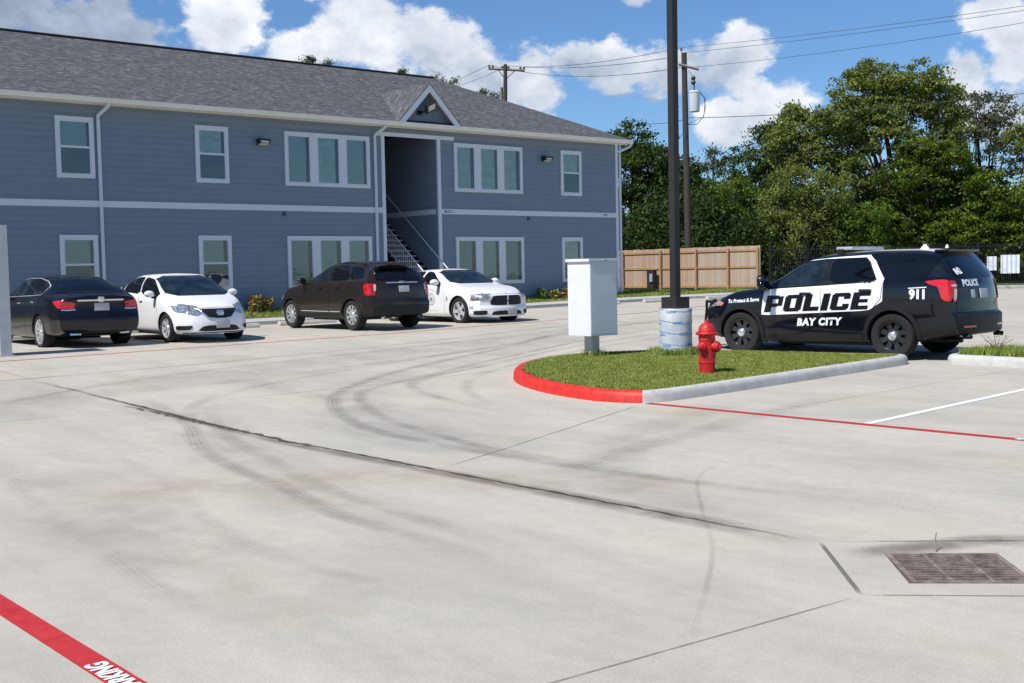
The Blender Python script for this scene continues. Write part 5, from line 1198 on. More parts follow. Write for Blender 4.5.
    def arch_lips(s, mtl, wd=.07, th=.02):
        S = s.S; r_ = S['r']+S['gap']
        for sx in (-1, 1):
            for view in 'LR':
                bm = bmesh.new(); prev = None
                for k in range(29):
                    a = R(-18+216*k/28); cur = []
                    for q in (r_-.004, r_+wd): cur.append(bm.verts.new((sx*S['wb']/2+q*math.cos(a), r_-S['gap']+q*math.sin(a), 0)))
                    if prev: bm.faces.new((prev[0], cur[0], cur[1], prev[1]))
                    prev = cur
                s.proj(bm, view, th); bmesh.ops.recalc_face_normals(bm, faces=bm.faces)
                bmesh.ops.solidify(bm, geom=bm.faces[:], thickness=th+.01); obj('wheel_arch_trim', bm, mtl, s.root, smooth=50)
    def mirror(s, x, z, mtl, k=1., out=.19, yb=.9):
        for sy in (-1, 1):
            bm = bmesh.new(); bmesh.ops.create_icosphere(bm, subdivisions=3, radius=1)
            for v in bm.verts: v.co = Vector((v.co.x*.075*k+(.02 if v.co.x > 0 else 0), v.co.y*.125*k, v.co.z*.085*k)); v.co.x = max(v.co.x, -.05*k)
            bm.transform(Matrix.Translation((x, sy*(yb+out*.75), z+.02))); m_ = obj('wing_mirror', bm, mtl, s.root, smooth=40)
            bm = bmesh.new(); tube(bm, [(x+.03, sy*(yb-.03), z-.07), (x+.02, sy*(yb+out*.5), z-.045)], .028, 8); obj('mirror_arm', bm, M['plastic'], m_)
    def plate_at(s, view, at_, text_='', wd=.31, h=.155, tilt=0):
        p_ = s.blob('licence_plate', at_, view, (wd, h, .012), M['plate'], off=.014, bev=.004)
        if p_ and text_:
            bm = text_mesh(text_, h*.52, .003)
            n_ = Vector((-1, 0, 0)) if view == 'B' else Vector((1, 0, 0)); bb = [p_.matrix_world @ Vector(c) for c in p_.bound_box]; xm = min(b.x for b in bb) if view == 'B' else max(b.x for b in bb); zm = sum(b.z for b in bb)/8; ym = sum(b.y for b in bb)/8
            mt = Matrix.Translation((xm+n_.x*.004, ym, zm)) @ Matrix.Rotation(R(90)*(-1 if view == 'B' else 1), 4, 'Z') @ Matrix.Rotation(R(90), 4, 'X'); bm.transform(mt); obj('plate_number', bm, M['seam'], p_)
        return p_
def mir(P, ax=0): return [(-x, y) for x, y in P]
def place(name, label, cat, pos, ang, scale=None, group=None):
    z = zg(pos[0], pos[1]); return thing(name, label, cat, (pos[0], pos[1], z), R(ang), group, scale)

# ================= police SUV
rt_ = thing('police_suv', 'black and white police SUV parked behind the hydrant island', 'police SUV', (18.70, 12.73, -1.595+OZ), R(96.0), 'parked police vehicles', 1.04)
S_ = dict(xr=-2.60, xf=2.36, wb=2.86, r=.375, gap=.05, af=.24, ar=.16, nr=1.1, nf=.9,
          top=[(-2.62, 1.74), (-2.0, 1.775), (-1.1, 1.785), (-.45, 1.765), (-.0, 1.72), (.32, 1.62), (.75, 1.39), (1.14, 1.18), (1.5, 1.135), (2.0, 1.05), (2.25, .97), (2.36, .86)],
          belt=[(-2.62, 1.30), (-1, 1.25), (0, 1.20), (.9, 1.13), (1.6, 1.05), (2.1, .95), (2.36, .78)], bot=[(-2.6, .40), (-2.2, .34), (-1.9, .28), (-1, .24), (1, .21), (1.9, .24), (2.4, .28)],
          w=[(-2.6, .95), (-2.2, .985), (-1, 1.0), (1, 1.0), (1.8, .985), (2.15, .94), (2.36, .86)], wr=[(-2.6, .70), (-2, .735), (0, .75), (.4, .76), (1.1, .8)],
          nose=[(.2, .12), (.4, .02), (.6, .0), (.8, .04), (.95, .12), (1.1, .2)], tail=[(.3, .08), (.45, .0), (.70, .0), (.75, .06), (1.0, .08), (1.28, .14), (1.70, .44), (1.8, .48)])
c = Car(rt_, S_, M['p_black']); c.wheels('steel', .245); c.arch_lips(M['plastic'], .065, .018)
WD = [(.99, .70), (.95, 1.00), (.93, 1.125), (.80, 1.14), (.27, 1.605), (.22, 1.63), (-.36, 1.675), (-.95, 1.70), (-1.08, 1.60), (-1.29, 1.30), (-1.28, .94), (-1.06, .80), (-.9, .78), (.82, .695)]
for v in 'LR': c.patch('white_door_panel', WD, v, M['decal'], .0025, 0)
for v in 'LR':
    c.patch('window', [(.80, 1.155), (.24, 1.595), (-.21, 1.635), (-.185, 1.225)], v, M['cglass2'], .006, 1); c.patch('window', [(-.30, 1.225), (-.30, 1.64), (-.90, 1.648), (-.98, 1.57), (-1.13, 1.30), (-1.09, 1.262)], v, M['cglass'], .006, 1)
    c.patch('window', [(-1.26, 1.62), (-1.60, 1.315), (-2.0, 1.33), (-2.16, 1.60), (-2.05, 1.63)], v, M['cglass'], .006, 1)
    c.patch('pillar', [(-.18, 1.225), (-.205, 1.637), (-.335, 1.645), (-.335, 1.225)], v, M['decal_b'], .005, 0)
    c.line('door_seam', [(.98, .34), (.99, .9), (.93, 1.12)], .009, v, M['seam'], .0065); c.line('door_seam', [(-.16, .30), (-.17, .69)], .008, v, M['seam'], .0065); c.line('door_seam', [(-.17, .71), (-.17, 1.20)], .008, v, M['seamg'], .0065); c.line('door_seam', [(-.96, .40), (-1.02, .72), (-1.25, .98), (-1.29, 1.3), (-1.09, 1.60)], .009, v, M['seam'], .0065)
    c.patch('rocker_trim', [(.93, .24), (.95, .36), (-.93, .40), (-.93, .27)], v, M['plastic'], .006, 0)
    for x, z in ((.12, 1.065), (-.98, 1.115)): c.blob('door_handle', (x, z), v, (.20, .035, .03), M['chrome'] if False else M['plastic'], off=.022, bev=.012); c.patch('handle_recess', [(x-.12, z-.03), (x+.12, z-.03), (x+.12, z+.025), (x-.12, z+.025)], v, M['seamg'], .0045, 2)
    GL = dict(P=(.96, [(0, 0, .38, 1), (.38, .77, .70, 1), (.38, .30, .70, .52), (.70, .36, .96, .94)]), O=(1., [(0, .08, .36, .92), (.36, .78, .64, 1), (.36, 0, .64, .22), (.64, .08, 1, .92), (.10, .92, .36, 1), (.64, .92, .90, 1), (.10, 0, .36, .08), (.64, 0, .90, .08)]),
              L=(.86, [(0, 0, .38, 1), (.38, 0, .86, .25)]), I=(.38, [(0, 0, .38, 1)]), C=(.98, [(0, .08, .36, .92), (.10, .92, .90, 1), (.36, .78, .64, .92), (.64, .64, .98, .92), (.10, 0, .90, .08), (.36, .08, .64, .22), (.64, .08, .98, .36)]), E=(.90, [(0, 0, .38, 1), (.38, .78, .90, 1), (.38, .40, .82, .60), (.38, 0, .90, .22)]))
    xx = 0; polys = []; HH, WW = .285, .345
    for ch in 'POLICE':
        wd_, rects = GL[ch]
        for (x0, y0, x1, y1) in rects:
            q = []
            for (u_, v_) in ((x0, y0), (x1, y0), (x1, y1), (x0, y1)): X = (xx+u_)*WW+v_*HH*.26; Y = v_*HH+X*.034; q.append((.93-X, .742+Y))
            polys.append(q)
        xx += wd_+.115
    c.patch('police_lettering', polys, v, M['decal_b'], .0072, 0)
    c.patch('window_surround', [(.84, 1.142), (.25, 1.612), (-.15, 1.648), (-.9, 1.662), (-1.0, 1.58), (-1.155, 1.29), (-1.11, 1.248)], v, M['decal_b'], .0042, 0)
    c.text('city_lettering', 'BAY CITY', .165, (-.12, .585), v, M['decal'], bold=.010, shear=.22, sx=1.02, rot=R(1.8) if v == 'L' else R(-1.8), spacing=1.16)
    c.text('motto_lettering', 'To Protect & Serve', .088, (1.36, .945), v, M['decal'], bold=.0035, shear=.25, sx=.94, off=.0062, rot=R(3.5) if v == 'L' else R(-3.5))
    c.text('emergency_number', '911', .20, (-1.88, 1.045), v, M['decal'], bold=.011, sx=.95)
    c.patch('number_bar', [(-1.72, 1.155), (-2.02, 1.17), (-2.02, 1.155), (-1.72, 1.14)], v, M['decal'], .005, 0)
    tl = c.patch('tail_lamp', [(-1.98, 1.25), (-2.08, 1.20), (-2.20, 1.17), (-2.27, .96), (-2.39, .93), (-2.41, 1.10), (-2.35, 1.27), (-2.2, 1.275)], v, M['tail'], .008, 1)
    c.patch('headlamp', [(2.06, .97), (1.86, .93), (1.80, .86), (1.98, .84), (2.2, .80)], v, M['hlamp'], .006, 1); c.patch('marker_lamp', [(1.98, .945), (1.76, .905), (1.82, .845), (1.98, .855)], v, M['amber'], .0085, 1)
    c.patch('lower_bumper', [(-1.86, .66), (-2.2, .70), (-2.62, .70), (-2.62, .38), (-1.88, .32)], v, M['plastic'], .006, 0)
    c.line('door_seam', [(1.02, 1.13), (1.5, 1.06), (1.95, .98)], .008, v, M['seam'], .0045)
c.patch('windshield', [(-.74, 1.19), (.74, 1.19), (.60, 1.66), (-.60, 1.66)], 'F', M['cglass2'], .006, 1)
c.patch('rear_window', [(-.60, 1.64), (.60, 1.64), (.72, 1.37), (.70, 1.31), (-.70, 1.31), (-.72, 1.37)], 'B', M['cglass'], .006, 1)
c.patch('roof_highlight', [(-2.05, -.55), (-2.05, .55), (.0, .56), (.0, -.56)], 'T', M['decal'], .004, 0, dn=.1)  # white patch paints the pale highlight along the roof
c.text('hatch_lettering', 'POLICE', .135, (.36, 1.215), 'B', M['decal'], bold=.008, off=.008, sx=1.1); c.text('unit_number', '842', .125, (.58, 1.40), 'B', M['decal'], bold=.007, off=.010, rot=R(8))
c.patch('lamp_lens', [(.76, 1.20), (.88, 1.20), (.88, 1.165), (.76, 1.16)], 'B', M['tailw'], .010, 1); c.patch('lamp_lens', [(-.76, 1.20), (-.88, 1.20), (-.88, 1.165), (-.76, 1.16)], 'B', M['tailw'], .010, 1)
for sg in (-1, 1): 
    c.patch('tail_lamp', [(sg*x, z) for x, z in ((.76, 1.25), (.885, 1.27), (.885, 1.05), (.885, .93), (.82, .93), (.78, 1.10))], 'B', M['tail'], .008, 1)
    c.patch('lamp_lens', [(sg*x, z) for x, z in ((.77, 1.13), (.84, 1.13), (.87, .955), (.82, .955))], 'B', M['tailw'], .012, 1)
    c.patch('reflector', [(sg*x, z) for x, z in ((.42, .545), (.75, .545), (.75, .515), (.42, .515))], 'B', M['tail'], .010, 0)
c.patch('bumper_cover', [(-.89, .735), (.89, .735), (.89, .42), (-.89, .42)], 'B', M['plastic'], .006, 0)
c.plate_at('B', (-.02, 1.045)); c.blob('badge', (.35, 1.045), 'B', (.12, .13, .006), M['plate'], off=.008, bev=.003); c.blob('emblem', (.0, 1.24), 'B', (.16, .06, .01), M['plastic'], off=.008, bev=.004)
c.line('hatch_seam', [(-.80, .76), (-.80, 1.0), (-.70, 1.28)], .009, 'B', M['seam']); c.line('hatch_seam', [(.80, .76), (.80, 1.0), (.70, 1.28)], .009, 'B', M['seam']); c.line('hatch_seam', [(-.8, .76), (.8, .76)], .009, 'B', M['seam'], .008)
bm = bmesh.new(); box(bm, -2.22, -1.98, -.60, .60, 1.725, 1.76, bev=.015); obj('spoiler', bm, M['p_black'], rt_, smooth=40)
c.mirror(.88, 1.20, M['p_black'], 1.15, .2, .93)
bm = bmesh.new(); box(bm, -.54, -.24, -.58, .58, 1.795, 1.85, bev=.02); lb_ = obj('light_bar', bm, M['galv'], rt_, smooth=40); bm = bmesh.new()
bm.free()
for sy in (-1, 1): obj('mount', bx(-.38, -.28, sy*.56-.05, sy*.56+.05, 1.70, 1.811, bev=.01), M['plastic'], lb_)
bm = bmesh.new(); lathe(bm, [(.08, 0), (.055, .03), (.02, .075), (0, .08)], 14, c=(-1.55, 0, 1.782)); lathe(bm, [(.03, 0), (.02, .05), (0, .06)], 10, c=(-1.95, .05, 1.785)); obj('antenna', bm, M['decal'], rt_, smooth=40)
for sy in (-1, 1): bm = bmesh.new(); tube(bm, [(-.35, sy*.70, 1.66), (-1.1, sy*.69, 1.73), (-1.8, sy*.66, 1.72), (-2.0, sy*.64, 1.68)], .018, 6); obj('roof_rail', bm, M['plastic'], rt_)
bm = bmesh.new(); lathe(bm, [(0, -.07), (.05, -.065), (.085, -.02), (.092, .03), (.092, .05), (.08, .056), (0, .052)], 24, 'x', c=(.98, .98, 1.30)); sl = obj('spotlight', bm, M['decal_b'], rt_, smooth=40); bm = bmesh.new(); lathe(bm, [(.078, .058), (0, .062)], 24, 'x', c=(.98, .98, 1.30)); obj('lens', bm, M['chrome'], sl); bm = bmesh.new(); tube(bm, [(.94, .97, 1.23), (.86, .88, 1.19)], .014, 6); obj('bracket', bm, M['chrome'], sl)
bm = bmesh.new()     # push bumper
for sy in (-1, 1):
    pr = [(2.43, .30), (2.56, .34), (2.58, .70), (2.50, .93), (2.40, .95), (2.47, .72), (2.45, .40)]; A_ = [bm.verts.new((x, sy*.30-.02, z)) for x, z in pr]; B_ = [bm.verts.new((x, sy*.30+.02, z)) for x, z in pr]; bm.faces.new(A_); bm.faces.new(B_[::-1])
    for i in range(7): bm.faces.new((A_[i], A_[(i+1) % 7], B_[(i+1) % 7], B_[i]))
    tube(bm, [(2.44, sy*.32, .90), (2.36, sy*.66, .92), (2.25, sy*.82, .78), (2.28, sy*.82, .55), (2.40, sy*.45, .42)], .026, 8)
for z in (.45, .68, .90): tube(bm, [(2.52, -.30, z), (2.52, .30, z)], .03, 8)
bmesh.ops.recalc_face_normals(bm, faces=bm.faces); obj('push_bumper', bm, M['decal_b'], rt_, smooth=40)
c.patch('grille', [(-.55, .86), (.55, .86), (.5, .55), (-.5, .55)], 'F', M['plastic'], .008, 1)
for y in (.62, -.62): bm = bmesh.new(); lathe(bm, [(.035, -.1), (.04, .04), (.03, .04), (.03, -.05)], 14, 'x', c=(-2.50, y, .37)); obj('exhaust', bm, M['plastic'], rt_)

# ================= brown SUV
rt_ = place('parked_suv', 'dark brown SUV with chrome wheels parked nose in to the building', 'SUV', (16.75, 26.17), 91.2)
rt_.location.z = -1.338+OZ
S_ = dict(xr=-2.34, xf=2.36, wb=2.82, r=.365, gap=.045, af=.28, ar=.20, nr=1.1, nf=.9,
          top=[(-2.34, 1.56), (-1.9, 1.625), (-1.2, 1.685), (-.6, 1.69), (-.15, 1.635), (.2, 1.51), (.98, 1.135), (1.5, 1.075), (2.0, .97), (2.25, .86), (2.36, .74)],
          belt=[(-2.34, 1.24), (-1, 1.20), (0, 1.18), (.9, 1.11), (1.6, 1.0), (2.1, .88), (2.36, .66)], bot=[(-2.34, .36), (-1.9, .28), (-1, .25), (1, .25), (1.9, .26), (2.36, .30)],
          w=[(-2.34, .90), (-2.0, .945), (-1, .965), (1, .965), (1.8, .94), (2.15, .87), (2.36, .76)], wr=[(-2.34, .58), (-1.8, .65), (-.9, .70), (0, .72), (1, .76)],
          nose=[(.2, .12), (.4, .02), (.6, .0), (.8, .06), (.95, .16)], tail=[(.25, .10), (.4, .0), (.66, .0), (.72, .05), (1.0, .07), (1.18, .12), (1.50, .44), (1.7, .54)])
c = Car(rt_, S_, M['p_brown']); c.wheels('chrome8', .245); c.arch_lips(M['plastic'], .03, .006)
for v in 'LR':
    c.patch('window', [(.50, 1.185), (-.20, 1.565), (-.44, 1.59), (-.42, 1.195)], v, M['cglass2'], .006, 1); c.patch('window', [(-.49, 1.20), (-.51, 1.59), (-1.13, 1.585), (-1.29, 1.22)], v, M['cglass'], .006, 1); c.patch('window', [(-1.36, 1.225), (-1.21, 1.565), (-1.56, 1.52), (-1.70, 1.45), (-1.86, 1.25)], v, M['cglass'], .006, 1)
    c.line('door_seam', [(.86, .40), (.92, .8), (.75, 1.12)], .008, v, M['seam'], .0045); c.line('door_seam', [(-.42, .34), (-.45, .8), (-.45, 1.19)], .008, v, M['seam'], .0045); c.line('door_seam', [(-.95, .38), (-1.0, .62), (-1.28, .9), (-1.33, 1.2)], .008, v, M['seam'], .0045)
    c.line('chrome_strip', [(.85, .455), (-.42, .445)], .018, v, M['alloy'], .010); c.line('chrome_strip', [(-.46, .445), (-.92, .445)], .018, v, M['alloy'], .010)
    c.patch('rocker_trim', [(.92, .26), (.92, .40), (-.92, .40), (-.92, .27)], v, M['plastic'], .006, 0)
    for x, z in ((-.05, 1.02), (-.86, 1.05)): c.blob('door_handle', (x, z), v, (.17, .032, .03), M['p_brown'], off=.02, bev=.012)
    c.patch('tail_lamp', [(-1.93, 1.10), (-2.0, .85), (-2.15, .84), (-2.14, 1.13)], v, M['tail'], .008, 1); c.patch('headlamp', [(2.0, .86), (1.72, .84), (1.78, .74), (2.1, .72)], v, M['hlamp'], .006, 1)
    c.patch('lower_bumper', [(-1.84, .50), (-2.36, .54), (-2.36, .33), (-1.84, .28)], v, M['plastic'], .006, 0)
c.patch('windshield', [(-.70, 1.16), (.70, 1.16), (.58, 1.58), (-.58, 1.58)], 'F', M['cglass2'], .006, 1)
c.patch('rear_window', [(-.52, 1.49), (.52, 1.49), (.68, 1.26), (.66, 1.19), (-.66, 1.19), (-.68, 1.26)], 'B', M['cglass'], .006, 1)
for sg in (-1, 1):
    c.patch('tail_lamp', [(sg*x, z) for x, z in ((.72, 1.12), (.83, 1.13), (.83, .84), (.75, .84))], 'B', M['tail'], .008, 1); c.patch('lamp_lens', [(sg*x, z) for x, z in ((.71, 1.10), (.77, 1.10), (.78, .95), (.73, .94))], 'B', M['tailw'], .011, 1)
c.blob('chrome_bar', (0, 1.135), 'B', (.92, .028, .02), M['chrome'], off=.012, bev=.006); c.blob('emblem', (0, 1.14), 'B', (.15, .06, .02), M['hlamp'], off=.022, bev=.008)
c.plate_at('B', (-.04, .985), ''); c.patch('bumper_cover', [(-.83, .60), (.83, .60), (.83, .36), (-.83, .36)], 'B', M['plastic'], .006, 0)
c.line('hatch_seam', [(-.78, .70), (-.74, 1.0), (-.66, 1.18)], .008, 'B', M['seam']); c.line('hatch_seam', [(.78, .70), (.74, 1.0), (.66, 1.18)], .008, 'B', M['seam']); c.line('hatch_seam', [(-.78, .70), (.78, .70)], .010, 'B', M['seam'])
bm = bmesh.new(); box(bm, -1.98, -1.74, -.52, .52, 1.590, 1.622, bev=.012); obj('spoiler', bm, M['p_brown'], rt_, smooth=40)
c.mirror(.66, 1.20, M['p_brown'], 1.0, .18, .90)
for sy in (-1, 1): bm = bmesh.new(); tube(bm, [(-.3, sy*.64, 1.60), (-.9, sy*.64, 1.665), (-1.6, sy*.58, 1.61)], .014, 6); obj('roof_rail', bm, M['plastic'], rt_)
for y in (.55, -.55): bm = bmesh.new(); lathe(bm, [(.04, -.08), (.045, .04), (.035, .04), (.035, -.05)], 14, 'x', c=(-2.22, y, .30)); obj('exhaust', bm, M['chrome'], rt_)

# ================= dark sedan, tail towards us
rt_ = place('parked_sedan', 'dark plum sedan with red tail lamps and large chrome wheels', 'sedan', (9.372, 26.44), 88.9)
rt_.location.z = -1.385+OZ
S_ = dict(xr=-2.55, xf=2.42, wb=2.84, r=.345, gap=.04, af=.34, ar=.17, nr=.8, nf=.9,
          top=[(-2.55, 1.00), (-2.50, 1.075), (-2.25, 1.085), (-1.98, 1.125), (-1.6, 1.30), (-1.15, 1.46), (-.5, 1.525), (0, 1.51), (.4, 1.40), (1.22, 1.04), (1.8, .96), (2.2, .82), (2.42, .64)],
          belt=[(-2.55, .92), (-2.2, 1.02), (-1.5, 1.09), (-.5, 1.08), (.8, 1.0), (1.6, .90), (2.1, .76), (2.42, .58)], bot=[(-2.55, .32), (-2.1, .25), (-1, .19), (1, .18), (1.9, .2), (2.42, .24)],
          w=[(-2.55, .82), (-2.1, .91), (-1.2, .94), (1, .935), (1.8, .91), (2.2, .83), (2.42, .70)], wr=[(-2.5, .6), (-1.8, .60), (-.6, .66), (0, .68), (1, .72)],
          nose=[(.2, .12), (.4, .02), (.6, .0), (.8, .08)], tail=[(.2, .14), (.4, .02), (.60, .0), (.68, .03), (.9, .06), (1.07, .03)])
c = Car(rt_, S_, M['p_dark']); c.wheels('big', .265)
for v in 'LR':
    P = [(.60, 1.075), (.28, 1.36), (-.25, 1.425), (-.56, 1.43), (-.60, 1.095)]; c.patch('window', P, v, M['cglass2'], .006, 1)
    c.patch('window', [(-.64, 1.10), (-.62, 1.43), (-1.0, 1.40), (-1.35, 1.30), (-1.58, 1.20), (-1.55, 1.125)], v, M['cglass'], .006, 1)
    c.line('chrome_strip', [(.65, 1.055), (-1.0, 1.085), (-1.57, 1.105), (-1.66, 1.17), (-1.52, 1.26), (-1.2, 1.38), (-.8, 1.445), (-.2, 1.45), (.28, 1.385)], .008, v, M['alloy'], .009)
    c.line('door_seam', [(.90, .26), (.95, .7), (.78, 1.03)], .007, v, M['seam'], .0045); c.line('door_seam', [(-.58, .26), (-.62, .7), (-.62, 1.08)], .007, v, M['seam'], .0045); c.line('door_seam', [(-.95, .30), (-1.02, .6), (-1.42, .88), (-1.6, 1.1)], .007, v, M['seam'], .0045)
    for x, z in ((-.32, .93), (-1.2, .955)): c.blob('door_handle', (x, z), v, (.17, .03, .03), M['chrome'], off=.02, bev=.012)
    c.patch('tail_lamp', [(-2.18, .965), (-2.25, .89), (-2.42, .81), (-2.44, .92), (-2.40, .985), (-2.28, .98)], v, M['tail'], .008, 1); c.patch('headlamp', [(2.0, .80), (1.62, .85), (1.75, .70), (2.15, .66)], v, M['hlamp'], .006, 1)
c.patch('windshield', [(-.76, 1.07), (.76, 1.07), (.60, 1.45), (-.60, 1.45)], 'F', M['cglass2'], .006, 1)
c.patch('rear_window', [(-.56, 1.475), (.56, 1.475), (.72, 1.17), (.68, 1.125), (-.68, 1.125), (-.72, 1.17)], 'B', M['cglass'], .006, 1)
for sg in (-1, 1):
    c.patch('tail_lamp', [(sg*x, z) for x, z in ((.50, .945), (.77, .98), (.77, .83), (.53, .80))], 'B', M['tail'], .009, 1); c.line('lamp_trim', [(sg*.50, .80), (sg*.64, .79), (sg*.77, .80)], .02, 'B', M['chrome'], .012)
    c.blob('exhaust', (sg*.50, .315), 'B', (.22, .055, .05), M['chrome'], off=.01, bev=.02)
c.blob('chrome_bar', (0, .985), 'B', (.94, .032, .02), M['chrome'], off=.012, bev=.008); c.blob('emblem', (0, 1.0), 'B', (.12, .11, .02), M['chrome'], off=.024, bev=.03)
c.plate_at('B', (-.02, .845)); c.line('trunk_seam', [(-.60, .70), (-.55, .78), (-.58, 1.04)], .008, 'B', M['seam']); c.line('trunk_seam', [(.60, .70), (.55, .78), (.58, 1.04)], .008, 'B', M['seam']); c.line('trunk_seam', [(-.6, .70), (.6, .70)], .008, 'B', M['seam'])
c.patch('bumper_cover', [(-.55, .36), (.55, .36), (.50, .26), (-.50, .26)], 'B', M['plastic'], .006, 0)
c.mirror(.72, 1.08, M['p_dark'], 1.0, .17, .88)
bm = bmesh.new(); lathe(bm, [(.035, 0), (.02, .04), (0, .06)], 10, c=(-1.25, 0, 1.405)); obj('antenna', bm, M['p_dark'], rt_)

# ================= white compact sedan, nose towards us
rt_ = place('parked_sedan', 'white compact sedan with its dark grille facing the lot', 'sedan', (11.75, 25.71), -90.6)
rt_.location.z = -1.372+OZ
S_ = dict(xr=-2.36, xf=2.26, wb=2.70, r=.318, gap=.035, af=.40, ar=.25, nr=.8, nf=.95,
          top=[(-2.36, .92), (-2.25, 1.05), (-1.85, 1.12), (-1.4, 1.30), (-.95, 1.43), (-.4, 1.495), (.1, 1.495), (.5, 1.42), (1.0, 1.20), (1.45, .985), (1.8, .90), (2.1, .79), (2.26, .68)],
          belt=[(-2.36, .86), (-1.8, 1.02), (-.9, 1.04), (0, 1.02), (.9, .965), (1.6, .84), (2.0, .74), (2.26, .61)], bot=[(-2.36, .3), (-2.0, .24), (-1, .19), (1, .18), (1.8, .17), (2.26, .19)],
          w=[(-2.36, .74), (-2.0, .83), (-1, .88), (1, .88), (1.6, .87), (2.0, .82), (2.26, .70)], wr=[(-2, .56), (-1, .62), (0, .655), (1, .70)],
          nose=[(.15, .10), (.25, .01), (.40, .0), (.55, .02), (.70, .06), (.8, .12)], tail=[(.2, .12), (.4, .0), (.60, .0), (.9, .05)])
c = Car(rt_, S_, M['p_white']); c.wheels('multi', .212)
for v in 'LR':
    c.patch('window', [(1.10, 1.0), (.48, 1.35), (.30, 1.39), (.0, 1.42), (.01, 1.04)], v, M['cglass'], .006, 1); c.patch('window', [(-.05, 1.045), (-.06, 1.415), (-.45, 1.425), (-.95, 1.36), (-1.02, 1.10)], v, M['cglass'], .006, 1); c.patch('window', [(-1.07, 1.12), (-1.0, 1.345), (-1.36, 1.21)], v, M['cglass'], .006, 1)
    c.line('door_seam', [(.95, .25), (1.0, .6), (.93, .95)], .006, v, M['seamg'], .0045); c.line('door_seam', [(-.02, .25), (-.02, 1.03)], .006, v, M['seamg'], .0045); c.line('door_seam', [(-.88, .26), (-.95, .5), (-1.25, .78), (-1.32, 1.05)], .006, v, M['seamg'], .0045)
    for x, z in ((.12, .90), (-.75, .92)): c.blob('door_handle', (x, z), v, (.16, .03, .03), M['p_white'], off=.02, bev=.012)
    c.patch('headlamp', [(1.68, .835), (1.72, .76), (1.88, .68), (2.04, .65), (2.02, .76)], v, M['hlamp'], .007, 1); c.patch('tail_lamp', [(-2.2, 1.0), (-1.9, .92), (-2.1, .80), (-2.36, .80)], v, M['tail'], .007, 1)
    c.patch('door_corner', [(.95, .985), (.80, 1.11), (.76, .99)], v, M['decal_b'], .0075, 0)
c.patch('windshield', [(-.76, 1.0), (.76, 1.0), (.61, 1.44), (-.61, 1.44)], 'F', M['cglass2'], .006, 1); c.patch('rear_window', [(-.55, 1.42), (.55, 1.42), (.66, 1.14), (-.66, 1.14)], 'B', M['cglass'], .006, 1)
c.patch('grille', [(-.50, .715), (.50, .715), (.26, .515), (-.26, .515)], 'F', M['plastic'], .011, 0, dn=.025)
for sg in (-1, 1):
    c.patch('headlamp', [(sg*x, z) for x, z in ((.82, .80), (.80, .67), (.50, .585), (.38, .645), (.50, .715), (.70, .775))], 'F', M['hlamp'], .0075, 1)
    c.line('grille_chrome', [(sg*.50, .715), (sg*.40, .66), (sg*.26, .52), (sg*.12, .505)], .032, 'F', M['chrome'], .014); c.patch('fog_lamp', [(sg*x, z) for x, z in ((.80, .37), (.56, .37), (.62, .28), (.79, .28))], 'F', M['plastic'], .007, 1)
c.patch('lower_grille', [(-.36, .365), (.36, .365), (.50, .245), (-.50, .245)], 'F', M['plastic'], .007, 1); c.line('bumper_lip', [(-.7, .215), (.7, .215)], .02, 'F', M['seam'], .006)
c.blob('emblem', (0, .625), 'F', (.13, .115, .02), M['chrome'], off=.02, bev=.03); c.blob('emblem_bar', (0, .625), 'F', (.17, .028, .024), M['chrome'], off=.022, bev=.004)
c.line('hood_seam', [(-.50, .735), (0, .745), (.50, .735)], .007, 'F', M['seamg'], .006)
c.plate_at('F', (.05, .385), 'HTX 4471' if False else ''); c.mirror(.86, 1.03, M['p_white'], .88, .17, .86)

# ================= white patrol sedan
rt_ = place('police_sedan', 'white patrol sedan with a split black grille parked nose out', 'police sedan', (20.26, 26.50), -89.9, None, 'parked police vehicles')
rt_.location.z = -1.352+OZ
S_ = dict(xr=-2.60, xf=2.48, wb=3.05, r=.358, gap=.045, af=.30, ar=.22, nr=.8, nf=.9,
          top=[(-2.60, .98), (-2.5, 1.10), (-1.9, 1.13), (-1.55, 1.2), (-1.0, 1.39), (-.4, 1.475), (.1, 1.48), (.45, 1.42), (.8, 1.27), (1.22, 1.06), (1.7, .99), (2.1, .90), (2.36, .82), (2.48, .76)],
          belt=[(-2.60, .92), (-1.8, 1.06), (-.9, 1.06), (0, 1.05), (.9, 1.0), (1.6, .92), (2.1, .84), (2.48, .68)], bot=[(-2.6, .32), (-2.1, .24), (-1, .19), (1, .17), (1.9, .17), (2.48, .19)],
          w=[(-2.6, .84), (-2.1, .92), (-1, .95), (1, .95), (1.8, .94), (2.2, .89), (2.48, .80)], wr=[(-2, .6), (-1, .66), (0, .69), (1, .74)],
          nose=[(.15, .10), (.25, .0), (.42, .0), (.5, .03), (.74, .02), (.80, .07)], tail=[(.2, .12), (.4, .0), (.60, .0), (.9, .04)])
c = Car(rt_, S_, M['p_white2']); c.wheels('five', .248)
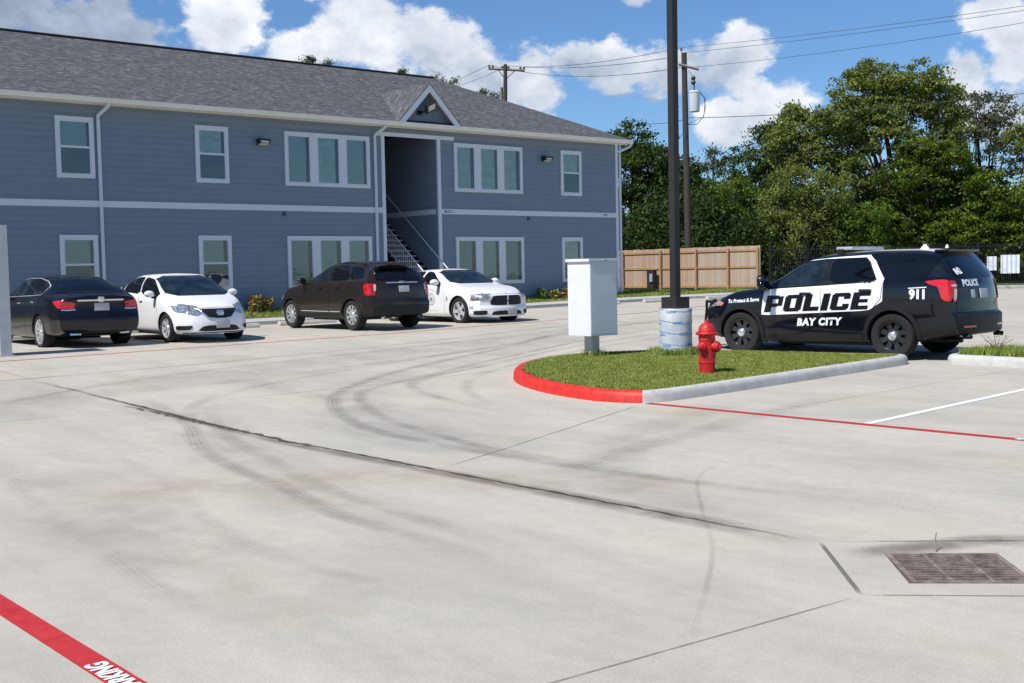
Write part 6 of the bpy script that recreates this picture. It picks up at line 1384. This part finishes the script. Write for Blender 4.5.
for v in 'LR':
    c.patch('window', [(.80, 1.03), (.22, 1.385), (-.10, 1.415), (-.16, 1.06)], v, M['cglass'], .006, 1); c.patch('window', [(-.24, 1.065), (-.18, 1.415), (-.62, 1.41), (-1.05, 1.31), (-1.2, 1.15), (-1.16, 1.08)], v, M['cglass'], .006, 1)
    c.line('door_seam', [(.92, .24), (.96, .6), (.86, 1.0)], .006, v, M['seamg'], .0045); c.line('door_seam', [(-.18, .24), (-.20, 1.04)], .006, v, M['seamg'], .0045); c.line('door_seam', [(-1.0, .26), (-1.08, .55), (-1.35, .85), (-1.36, 1.08)], .006, v, M['seamg'], .0045)
    for x, z in ((.0, .93), (-1.0, .95)): c.blob('door_handle', (x, z), v, (.18, .035, .03), M['p_white2'], off=.02, bev=.012)
    c.patch('headlamp', [(1.98, .63), (2.02, .72), (2.14, .80), (2.36, .78), (2.36, .64)], v, M['hlamp'], .007, 1); c.patch('tail_lamp', [(-2.2, 1.02), (-2.1, .86), (-2.6, .86), (-2.6, 1.0)], v, M['tail'], .007, 1); c.patch('marker_lamp', [(1.98, .64), (2.02, .72), (2.10, .77), (2.10, .64)], v, M['amber'], .009, 1)
    # round door crest : two rings
    for rr, ww in ((.155, .016), (.095, .010)): c.line('door_crest', [(.36+rr*math.cos(k*.3142), .66+rr*math.sin(k*.3142)) for k in range(21)], ww, v, M['seamg'], .007)
    c.patch('door_crest', [(.36+.06*math.cos(k*1.2566+1.57)*(1 if True else 1), .66+.06*math.sin(k*1.2566+1.57)) for k in range(5)], v, M['seamg'], .007, 0)
    c.line('door_stripe', [(.66, .80), (.50, .90), (.25, .92), (.0, .90)], .010, v, M['seamg'], .006); c.text('unit_number', '542', .085, (2.02, .44), v, M['seamg'], bold=.002); c.patch('fender_badge', [(1.02, .62), (1.08, .62), (1.08, .70), (1.05, .75), (1.02, .70)], v, M['seamg'], .006, 0); c.line('door_lettering', [(.62, .38), (.15, .38)], .045, v, M['decal'], .006)
c.patch('windshield', [(-.79, 1.07), (.79, 1.07), (.63, 1.44), (-.63, 1.44)], 'F', M['cglass2'], .006, 1); c.patch('rear_window', [(-.58, 1.42), (.58, 1.42), (.70, 1.17), (-.70, 1.17)], 'B', M['cglass'], .006, 1)
c.patch('grille', [(-.44, .745), (.44, .745), (.52, .62), (.52, .49), (-.52, .49), (-.52, .62)], 'F', M['plastic'], .007, 1)
g_ = c.line('grille_cross', [(0, .49), (0, .745)], .045, 'F', M['p_white2'], .016); c.line('grille_cross', [(-.50, .60), (.50, .60)], .035, 'F', M['plastic'], .018)
for sg in (-1, 1):
    c.patch('headlamp', [(sg*x, z) for x, z in ((.87, .78), (.87, .64), (.58, .625), (.52, .69), (.60, .76))], 'F', M['hlamp'], .008, 1); c.patch('fog_lamp', [(sg*x, z) for x, z in ((.86, .36), (.62, .36), (.64, .25), (.84, .25))], 'F', M['plastic'], .007, 1)
c.patch('lower_grille', [(-.44, .345), (.44, .345), (.54, .235), (-.54, .235)], 'F', M['plastic'], .007, 1)
bm = bmesh.new(); bm.free(); c.blob('hood_emblem', (0, .785), 'F', (.07, .05, .02), M['chrome'], off=.012, bev=.008); c.plate_at('F', (.14, .325)); c.line('hood_seam', [(-.62, .775), (0, .785), (.62, .775)], .007, 'F', M['seamg'], .004)
c.mirror(.66, 1.09, M['p_white2'], 1.05, .19, .92)
